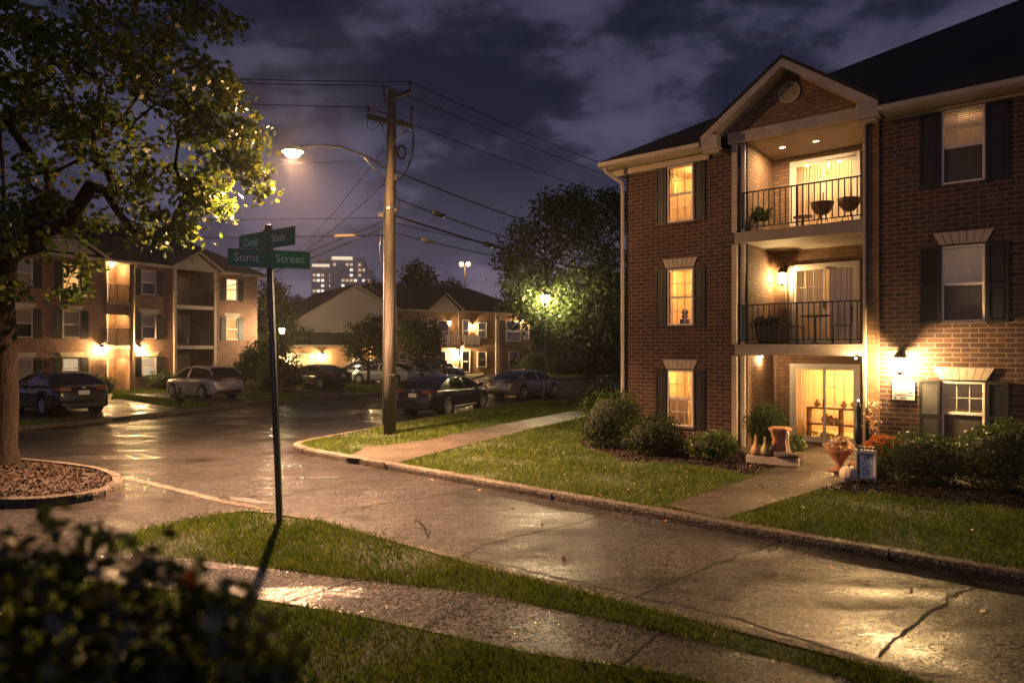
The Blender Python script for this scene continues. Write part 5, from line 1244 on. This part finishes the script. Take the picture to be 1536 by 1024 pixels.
# balcony things
def BW(x, y, z): p = RW(x, y); return (p[0], p[1], z)
def potplant(label, loc, r, h, m, leafm, seed, spread, nh):
    t = thing('potted_plant', label, 'potted plant', loc); MB().lathe([(r * .7, 0), (r, h), (r * 1.05, h + .02), (r * .85, h + .02)], (0, 0, 0), 16).build('pot', M[m], t, True)
    rng = np.random.default_rng(seed); v_, k_ = leaves(blob_points([(0, 0, h + nh, spread, spread, nh, 110)], rng, .25), 5, .03, .08, 4, .4, 1, .3, rng); np_mesh('foliage', v_, k_, M[leafm], t)
potplant('small green plant in a pale pot at the left of the top balcony', BW(3.62, .32, F[2] + .001), .15, .24, 'cream', 'leaf_box', 21, .24, .2)
potplant('dark planter with drooping plant at the left of the middle balcony', BW(3.72, .35, F[1] + .001), .27, .42, 'pot_dark', 'leaf_dark', 22, .34, .13)
def scoop(label, loc, rz):
    t = thing('scoop_chair', label, 'chair', loc, rz, 'scoop chairs on the top balcony'); t.scale = (.68, .68, .8)
    MB().lathe([(.04, .38), (.2, .42), (.34, .58), (.40, .76), (.385, .765), (.32, .60), (.18, .46), (.02, .42)], (0, 0, 0), 20, 1, .9).build('seat', M['wood'], t, True)
    for a in (0, 2.1, 4.2):
        MB().tube([(.1 * math.cos(a), .1 * math.sin(a), .40), (.28 * math.cos(a), .28 * math.sin(a), 0)], .018, 6).build('leg', M['black'], t, True)
scoop('scoop chair beside the small round table on the top balcony', BW(4.98, .55, F[2] + .001), 0); scoop('scoop chair at the far right corner of the top balcony', BW(5.58, .5, F[2] + .001), .5)
def cafe_table(label, loc, r, h):
    t = thing('cafe_table', label, 'table', loc); MB().lathe([(r, h - .03), (r, h), (.01, h + .001)], (0, 0, 0), 20).build('table_top', M['wood'], t); MB().lathe([(r * .6, 0), (r * .5, .02), (.03, .05), (.03, h - .03)], (0, 0, 0), 12).build('pedestal', M['black'], t, True)
cafe_table('low round side table on the top balcony left of the scoop chairs', BW(4.5, .7, F[2] + .001), .22, .36)
cafe_table('round cafe table on the middle balcony in front of the glass door', BW(4.75, .8, F[1] + .001), .34, .7)
def patio_chair(label, loc, rz):
    t = thing('patio_chair', label, 'chair', loc, rz, 'chairs around the middle balcony table')
    MB().box(-.22, .22, -.22, .22, .42, .45).build('seat', M['wood'], t, False, .01); b = MB(); b.box(-.22, .22, .19, .22, .55, .88)
    b.tube([(-.2, .2, .45), (-.2, .22, .9)], .015, 5).tube([(.2, .2, .45), (.2, .22, .9)], .015, 5).build('backrest', M['wood'], t)
    for x in (-.19, .19):
        for y in (-.19, .19): MB().tube([(x, y, 0), (x, y, .42)], .015, 5).build('leg', M['black'], t)
patio_chair('patio chair left of the middle balcony table', BW(4.25, .75, F[1] + .001), RA + 1.5); patio_chair('patio chair right of the middle balcony table', BW(5.35, .8, F[1] + .001), RA - 1.4)
for k in (1, 2):
    p = Matrix.Translation((-17.5, 45.8, 0)) @ Matrix.Rotation(LA, 4, 'Z') @ Vector((-4.9, .7, FL[k] + .001))
    t = thing('balcony_chair', 'pale chair on the %s balcony across the street' % ('middle' if k == 1 else 'top'), 'chair', p, LA + 2.6)
    MB().box(-.25, .25, -.25, .25, .42, .46).build('seat', M['white'], t); b = MB()
    for i in range(6): b.tube([(-.23 + .092 * i, .24, .46), (-.23 + .092 * i, .28, .95)], .014, 4)
    b.tube([(-.25, .28, .95), (.25, .28, .95)], .018, 4).build('backrest', M['white'], t)
    for x in (-.22, .22):
        for y in (-.22, .22): MB().tube([(x, y, 0), (x, y, .42)], .016, 4).build('leg', M['white'], t)
# ------------------------------------------------------------------ shrubs
def sh(label, px, py, blobs, **k): q = G(px, py, .12); return shrub('shrub', label, (q.x, q.y, .12), blobs, **k)
sh('clipped round shrub right of the orange chrysanthemums', 1402, 733, [(0, .45, .47, .66, .58, .48), (.25, .5, .44, .5, .5, .44)], leaf=.05, n=5200, seed=31)
sh('large shrub at the right edge under the louvered shutter', 1517, 745, [(.1, .5, .56, .64, .66, .56), (.5, .6, .68, .55, .55, .54)], leaf=.055, n=5600, seed=32)
sh('low light green shrub beside the left column', 1074, 694, [(0, .4, .30, .56, .42, .34), (.25, .4, .36, .35, .35, .28)], leaf=.055, n=2400, mat='leaf_lime', seed=33)
sh('dark rounded boxwood under the lowest left window', 984, 688, [(0, .55, .45, .72, .6, .5), (.2, .5, .5, .55, .5, .45)], leaf=.05, n=4200, mat='leaf_dark', seed=34)
sh('tall dark boxwood at the left corner of the brick building', 918, 676, [(0, .5, .72, .72, .7, .72), (.35, .7, .8, .55, .6, .6), (-.2, .6, .5, .6, .5, .5)], leaf=.055, n=5200, mat='leaf_box', seed=35)
sh('farthest shrub behind the tall boxwood at the building corner', 902, 636, [(0, .6, .75, .72, .7, .78), (.5, .9, .7, .6, .6, .7)], leaf=.06, n=3000, mat='leaf_dark', seed=36)
# by the building across the street
Lm = Matrix.Translation((-17.5, 45.8, .12)) @ Matrix.Rotation(LA, 4, 'Z')
for x, rx, rz, lab in ((-7.4, 1.0, .62, 'low clipped shrub right of the lit stairwell across the street'), (-10.9, .8, .55, 'low shrub left of the lit stairwell across the street'), (-13.2, .9, .5, 'low shrub behind the black sedan by the maple trunk'), (-5.9, .7, .5, 'small shrub at the foot of the left white column across the street')):
    p = Lm @ Vector((x, -1.0, 0)); shrub('shrub', lab, p, [(0, 0, rz * .8, rx, .7, rz), (.3, .1, rz * .8, rx * .7, .6, rz * .8)], .10, 1300, 'leaf_box', int(rx * 100))
p = Lm @ Vector((-1.4, -1.6, 0)); shrub('shrub', 'tall loose bush with pale blossom at the far end of the brick building', p, [(0, 0, 1.2, 1.2, 1, 1.2), (.9, .3, 1.0, 1, .9, 1.0), (-.9, .2, .8, .9, .8, .8)], .13, 2600, 'leaf_dark', 71)
for px, py, rx, rz, m, lab in ((698, 557, 1.5, .8, 'leaf_box', 'shrub at the lit entrance right of the black sport utility car'), (722, 556, 1.6, .8, 'leaf_box', 'wide pale shrub under the far right windows'), (745, 556, 1.5, 1.2, 'leaf_red', 'reddish bush right of the pale shrubs'), (775, 558, 2.0, 2.4, 'leaf_red', 'tall reddish bush left of the slim post lamp'), (800, 560, 1.8, 1.3, 'leaf_dark', 'dark low bush behind the slim post lamp'), (845, 562, 2.2, 1.0, 'leaf_dark', 'dark hedge bush beyond the bend of the street'), (905, 562, 2.2, .9, 'leaf_red', 'brown low bush beyond the bend right of the big trunk'), (648, 559, 1.4, .9, 'leaf_dark', 'low shrub behind the black sport utility car'), (412, 585, 1.5, 1.3, 'leaf_dark', 'dark bush left of the street sign post by the black sedan')):
    q = G(px, py, .12); shrub('shrub', lab, q, [(0, 0, rz * .7, rx, 1.0, rz), (rx * .5, .3, rz * .6, rx * .6, .9, rz * .8)], .16, 1300, m, px)

# ------------------------------------------------------------------ trees
# large maple on the island
def mp(px, py, d, base): q = PP(px, py, d); return (q[0] - base[0], q[1] - base[1], q[2] - base[2])
MBASE = (-10.95, 14.3, .12)
bl = []
for px, py, d, r, n in ((60, 30, 13.2, 1.5, 34), (170, 20, 13.6, 1.3, 30), (270, 20, 14.2, .7, 16), (320, 35, 14.3, .35, 8), (110, 120, 13.2, 1.3, 34), (230, 100, 14, 1.1, 30), (310, 120, 14.4, .55, 14), (350, 150, 14.5, .38, 9), (330, 195, 14.6, .5, 13), (372, 200, 14.8, .28, 8), (270, 190, 14.4, .7, 18), (180, 210, 13.8, .9, 20), (60, 210, 13.2, 1.2, 26), (372, 250, 14.6, .32, 9), (388, 280, 14.4, .2, 5), (345, 240, 14.8, .35, 9), (305, 265, 14.6, .45, 12), (250, 270, 14.4, .55, 14), (325, 310, 14.8, .25, 6), (290, 300, 14.6, .35, 8), (180, 290, 14.2, .65, 14), (110, 330, 14.4, .6, 13), (255, 325, 14.6, .35, 8), (275, 355, 14.6, .22, 5), (225, 355, 14.6, .3, 6), (50, 310, 13.8, .8, 16), (130, 405, 14.8, .3, 6), (105, 440, 14.8, .22, 4), (20, 350, 13.4, .7, 14), (20, 110, 12.8, 1.4, 30), (-90, 40, 13.2, 1.9, 44), (-120, 220, 13.4, 1.8, 40), (60, -110, 13.8, 1.9, 40), (200, -100, 14, 1.4, 30), (15, 430, 14.2, .35, 6)):
    q = mp(px, py, d - (1.0 if px > 330 else .5 if px > 220 else 0), MBASE); bl.append((q[0], q[1], q[2], r, r * 1.5, r * .75, n))
for x, y, z in ((-1.5, 2.0, 8), (0, 0, 11.5)): bl.append((x, y, z, 1.6, 1.6, 1.2, 24))
tree('maple_tree', 'large maple on the mulched island, its branches reaching towards the street lamp', MBASE, [(0, 0, -.1), (.02, 0, .35), (.05, 0, 1.2), (.02, 0, 2.5), (-.05, 0, 3.6), (.05, 0, 4.6), (.05, 0, 6), (-.1, 0, 8)], bl, .28, .135, 24, .19, 'leaf_maple', 5, None, 10, .15, .82, .65, .01)
# large tree by the post lamp
TB = (3.75, 32.0, .12); bl = []
for px, py, d, r, n in ((800, 370, 32.5, 1.5, 45), (850, 330, 33, 1.5, 55), (905, 330, 33, 1.5, 55), (870, 400, 32.5, 2.0, 80), (790, 430, 32.2, 1.2, 35), (920, 420, 33, 1.6, 55), (830, 470, 31.6, 1.2, 45), (890, 480, 31.8, 1.5, 60), (780, 400, 33, 1.0, 25), (930, 490, 33, 1.4, 40), (845, 510, 31.4, .8, 20), (795, 470, 31.8, .8, 20), (765, 395, 33, .6, 10), (860, 300, 33.4, .8, 16), (830, 310, 33.2, .7, 14), (915, 305, 33.4, .7, 14), (775, 455, 32, .5, 10), (960, 450, 33, 1.8, 50), (910, 525, 31.6, .8, 18)):
    q = mp(px, py, d, TB); bl.append((q[0], q[1], q[2], r, r * 1.2, r * .9, n))
tree('street_tree', 'large dark tree by the brick building, lit from below by the slim post lamp', TB, [(0, 0, -.1), (0, 0, .8), (.05, 0, 1.7), (.05, 0, 2.6), (.15, .1, 3.6), (.1, .2, 5)], bl, .26, .2, 34, .33, 'leaf_dark', 9, None, 4, .2, .5, .8, .012)
YB = [(0, 0, -.1), (.03, 0, .7), (0, .02, 1.4), (.05, 0, 2.1)]
q = G(552, 578); tree('young_tree', 'young bushy tree between the garage and the utility pole', q, YB, [(0, 0, 3.0, 1.6, 1.5, 1.5, 130), (-.7, 0, 2.2, .9, .9, .6, 40), (.6, 0, 3.8, .9, .9, .8, 40)], .085, .16, 26, .2, 'leaf_dark', 41)
q = G(631, 569); tree('young_tree', 'young tree before the lit balcony just right of the utility pole', q, YB, [(0, 0, 3.2, 1.7, 1.6, 1.6, 130), (.9, 0, 2.4, .9, .9, .7, 40), (-.7, 0, 4.0, 1.0, .9, .8, 40)], .09, .17, 26, .2, 'leaf_dark', 42)
q = G(375, 584); tree('young_tree', 'small spreading tree left of the street sign beside the silver hatchback', (q.x, q.y + 3, .12), [(0, 0, -.1), (0, 0, .5), (.05, 0, 1.0)], [(0, 0, 1.9, 1.7, 1.4, 1.1, 120), (.6, .2, 2.5, .9, .9, .7, 40), (-.7, .1, 1.6, .9, .9, .7, 30)], .08, .16, 26, .2, 'leaf_dark', 43)
tree('tall_tree', 'tall dark narrow tree at the end of the far brick building', (-18.6, 52, .1), [(0, 0, 0), (0, 0, 2), (0, 0, 4)], [(0, 0, 4.5, 1.6, 1.6, 2.6, 90), (0, 0, 6.5, 1.0, 1.0, 1.2, 40), (1.2, 0, 3, 1.2, 1.2, 1.5, 40)], .18, .24, 30, .3, 'leaf_dark', 44)
proto = tree('far_tree', 'broad dark tree above the gabled roof, just right of the utility pole', (-13.4, 92, 1), [(0, 0, 0), (0, 0, 2.5), (.1, 0, 5)], [(0, 0, 8, 3.6, 3.4, 3.4, 110), (-2.4, 0, 7, 2.4, 2.4, 2.4, 60), (2.2, 0, 7.5, 2.4, 2.4, 2.6, 60), (.4, 0, 11.4, 2.2, 2, 2, 50), (0, 0, 4.5, 3, 3, 1.6, 40)], .4, .42, 30, .5, 'leaf_dark', 51, 'trees along the skyline')
for x, y, z, s, rz, lab in ((-9.2, 96, 1, .92, 1.2, 'second skyline tree right of the utility pole, lower than its neighbour'), (-18.6, 90, 0, .9, 2.2, 'skyline tree just left of the utility pole'), (-28.5, 88, 0, .72, .4, 'skyline tree left of the high-rise behind the street sign'), (-25.0, 96, 0, .62, 3.0, 'low skyline tree below the high-rise'), (-32.5, 80, 0, .75, 4.0, 'dark tree behind the hip end of the far brick building'), (-3.5, 100, 0, .66, 5.2, 'low skyline tree left of the floodlight mast'), (1.5, 84, 0, .78, 1.9, 'dark tree behind the far right gable'), (5.5, 74, 0, .82, .9, 'dark tree beyond the bend behind the slim post lamp'), (11, 72, 0, .9, 2.8, 'dark tree beyond the bend nearest the brick building'), (-21.5, 84, 0, .62, 5, 'low dark tree over the gabled roof left of the utility pole'), (0.2, 132, 2, .8, 4.4, 'small tree just right of the floodlight mast'), (16.5, 78, 0, .9, 3.6, 'dark tree half hidden by the large street tree')):
    c = copy_tree(proto); c.location = (x, y, z); c.scale = (s, s, s * (.94 + .1 * math.sin(x))); c.rotation_euler.z = rz; tag(c, lab)
# wooded ridge
hm = MB(); n = 40
for i in range(n):
    a0, a1 = -260 + 520 * i / n, -260 + 520 * (i + 1) / n; hh = lambda a: 9 + 3 * math.sin(a * .021 + 1) + 1.5 * math.sin(a * .07)
    hm.face([(a0, 118, -.1), (a1, 118, -.1), (a1, 190, hh(a1)), (a0, 190, hh(a0))]); hm.face([(a0, 190, hh(a0)), (a1, 190, hh(a1)), (a1, 320, -.1), (a0, 320, -.1)])
tag(hm.build('hill', M['earth'], None, True), kind='structure')
rng = np.random.default_rng(77); P = []
for i in range(900):
    x = rng.uniform(-150, 110); y = rng.uniform(122, 188); z = (9 + 3 * math.sin(x * .021 + 1)) * (y - 118) / 72
    P.append((x, y, z + rng.uniform(.5, 4)))
v_, k_ = leaves(P, 26, 1.2, 1.0, 4, .4, .9, .3, rng); tag(np_mesh('far_wood', v_, k_, M['leaf_dark']), 'dark woodland covering the ridge behind the houses', 'woodland', None, 'stuff')

# foreground hedge, close to the camera
HB = (-.92, 1.16, .09); bl = []
def hp(px, py, d): return mp(px, py, d * .8, HB)
t = thing('hedge', 'dark out-of-focus glossy hedge in the bottom left corner', 'hedge', HB)
rng = np.random.default_rng(91); pts = []
for px, py, d, r, n in ((30, 860, 1.45, .10, 50), (110, 850, 1.4, .09, 45), (190, 870, 1.4, .10, 50), (270, 915, 1.35, .10, 55), (340, 960, 1.3, .10, 55), (400, 1010, 1.25, .08, 40), (60, 960, 1.3, .14, 90), (180, 980, 1.25, .14, 90), (300, 1050, 1.2, .14, 90), (20, 1060, 1.3, .2, 120), (150, 1120, 1.3, .2, 120), (-80, 900, 1.4, .15, 90), (350, 1120, 1.25, .16, 90), (-150, 1000, 1.5, .25, 150), (120, 1300, 1.4, .3, 160), (320, 1300, 1.35, .2, 110), (-60, 1500, 1.4, .35, 170), (220, 1600, 1.4, .3, 140)):
    c = np.array(hp(px, py, d)); dd = rng.normal(size=(n, 3)); dd /= np.linalg.norm(dd, axis=1, keepdims=True); pts.append(c + dd * r * .8 * rng.uniform(.3, 1.05, (n, 1)))
pts = np.vstack(pts); v_, k_ = leaves(pts, 2, .015, .033, 4, .4, 1, .3, rng); np_mesh('foliage', v_, k_, M['leaf_near'], t)
sp_ = []
for px, py, d in ((15, 800, 1.35), (62, 775, 1.4), (92, 772, 1.4), (75, 790, 1.4), (150, 810, 1.38), (200, 815, 1.38), (285, 870, 1.3), (262, 850, 1.35), (400, 935, 1.2), (430, 985, 1.2), (340, 895, 1.3), (125, 800, 1.4)): sp_.append(hp(px, py, d))
for q_ in sp_:
    v_, k_ = leaves([q_], 3, .006, .036, 4, .3, 1, .3, rng); np_mesh('shoot', v_, k_, M['leaf_lime'], t)
v_, k_ = leaves([hp(283, 872, 1.3)], 2, .004, .04, 4, .1, 1, .3, rng); np_mesh('autumn_leaf', v_, k_, M['mum'], t)
sb = MB(); rr = random.Random(12)
for i in range(60):
    a = Vector(pts[rr.randrange(len(pts))]); b = Vector((a.x * .4 + rr.uniform(-.08, .08), a.y * .4, 0)); m_ = a.lerp(b, .5) + Vector((rr.uniform(-.06, .06), rr.uniform(-.06, .06), 0)); sb.tube([b, m_, a], [.012, .008, .003], 5)
sb.build('stems', M['bark'], t, True)
for px, py, d, r in ((60, 1010, 1.4, .11), (200, 1060, 1.38, .11), (330, 1120, 1.35, .1), (-60, 1000, 1.5, .14)): pass
tg = MB(); b0 = G(642, 806, .09)
tg.tube([(0, 0, 0), (-.05, 0, .14), (-.17, 0, .24)], .006, 4).tube([(-.02, 0, .08), (-.12, .01, .24), (-.19, 0, .2)], .005, 4).tube([(0, 0, .0), (.03, 0, .1)], .005, 4)
o = tag(tg.build('twig', M['bark'], None, True), 'bare bent twig standing at the edge of the foreground verge', 'twig'); o.location = b0

# ------------------------------------------------------------------ sky, camera, render settings
w = bpy.data.worlds.new('World'); bpy.context.scene.world = w; w.use_nodes = True; nt = w.node_tree; nt.nodes.clear()
S = NT.__new__(NT); S.t = nt; S.mat = None
d = S.n('TexCoord').outputs['Generated']; sx = S.n('SeparateXYZ', {0: d}); z = sx.outputs['Z']
zz = S.math('MAXIMUM', S.math('ADD', z, .22), .05)
cv = S.n('CombineXYZ', {0: S.math('DIVIDE', sx.outputs['X'], zz), 1: S.math('DIVIDE', sx.outputs['Y'], zz), 2: 0.0}).outputs[0]
cm = S.n('Mapping', {'Vector': cv, 'Location': (3.1, .7, 0), 'Rotation': (0, 0, .35)}).outputs[0]
n1 = S.noise(cm, 1.5, 9, .58); n2 = S.noise(cm, 4.5, 6, .62)
cl = S.math('ADD', S.math('MULTIPLY', n1, .78), S.math('MULTIPLY', n2, .22))
dens = S.ramp(cl, [(.42, 0.0), (.47, .3), (.51, .85), (.555, 1.0)])
el = S.ramp(z, [(0.0, (.19, .145, .19)), (.10, (.14, .115, .175)), (.25, (.074, .071, .122)), (.55, (.042, .043, .078))])
dark = S.ramp(z, [(0.0, (.11, .09, .135)), (.12, (.052, .049, .085)), (.3, (.0105, .0125, .029)), (.6, (.005, .0068, .0175))])
col = S.mix(dens, el, dark)
sk = S.n('TexSky', sky_type='NISHITA'); sk.sun_disc = False; sk.sun_elevation = rad(-6); sk.sun_rotation = rad(200)
col = S.mix(1.0, col, S.mix(1.0, sk.outputs[0], (.02, .02, .02), 'MULTIPLY'), 'ADD')
back_fill = S.n('MapRange', {'Value': S.math('MULTIPLY', sx.outputs['Y'], -1.0), 'From Min': .05, 'From Max': .8, 'To Min': 1.0, 'To Max': 2.2}).outputs[0]  # added fill: sky brightened behind the camera to light camera-facing fronts
col = S.n('VectorMath', {0: col, 'Scale': back_fill}, operation='SCALE').outputs[0]
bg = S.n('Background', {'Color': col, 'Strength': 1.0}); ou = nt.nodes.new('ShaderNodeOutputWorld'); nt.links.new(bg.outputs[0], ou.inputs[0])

# evening air
hz = MB().box(-720, 720, -70, 920, -1.5, 66).build('haze', M['glass']); hz.data.materials.clear(); t = NT('haze air')
t.t.links.new(t.n('VolumePrincipled', {'Color': (.9, .88, .86, 1), 'Density': .0004, 'Anisotropy': .82}).outputs[0], t.out.inputs['Volume']); hz.data.materials.append(t.mat); tag(hz, 'thin damp evening air over the street', 'haze', None, 'stuff')
cd = bpy.data.cameras.new('camera'); cam = bpy.data.objects.new('camera', cd); C.objects.link(cam)
cam.location = (0, 0, CAMH); cam.rotation_euler = (rad(90), 0, 0); cd.sensor_width = 36; cd.lens = 36 * 1000 / 1536; cd.shift_y = 9 / 1536
cd.clip_end = 2000; cd.clip_start = .05; cd.dof.use_dof = True; cd.dof.focus_distance = 17; cd.dof.aperture_fstop = 1.5
sc = bpy.context.scene; sc.camera = cam
sc.view_settings.view_transform = 'Standard'; sc.view_settings.look = 'None'; sc.view_settings.exposure = .2; sc.view_settings.gamma = 1
sc.render.filter_size = 1.2; sc.render.engine = 'CYCLES'; cy = sc.cycles; cy.use_denoising = True
try: cy.denoiser = 'OPENIMAGEDENOISE'
except Exception: pass
cy.sample_clamp_indirect = 4; cy.caustics_reflective = False; cy.caustics_refractive = False; cy.max_bounces = 6; cy.diffuse_bounces = 3; cy.glossy_bounces = 3; cy.transmission_bounces = 3; cy.transparent_max_bounces = 12; cy.use_light_tree = True
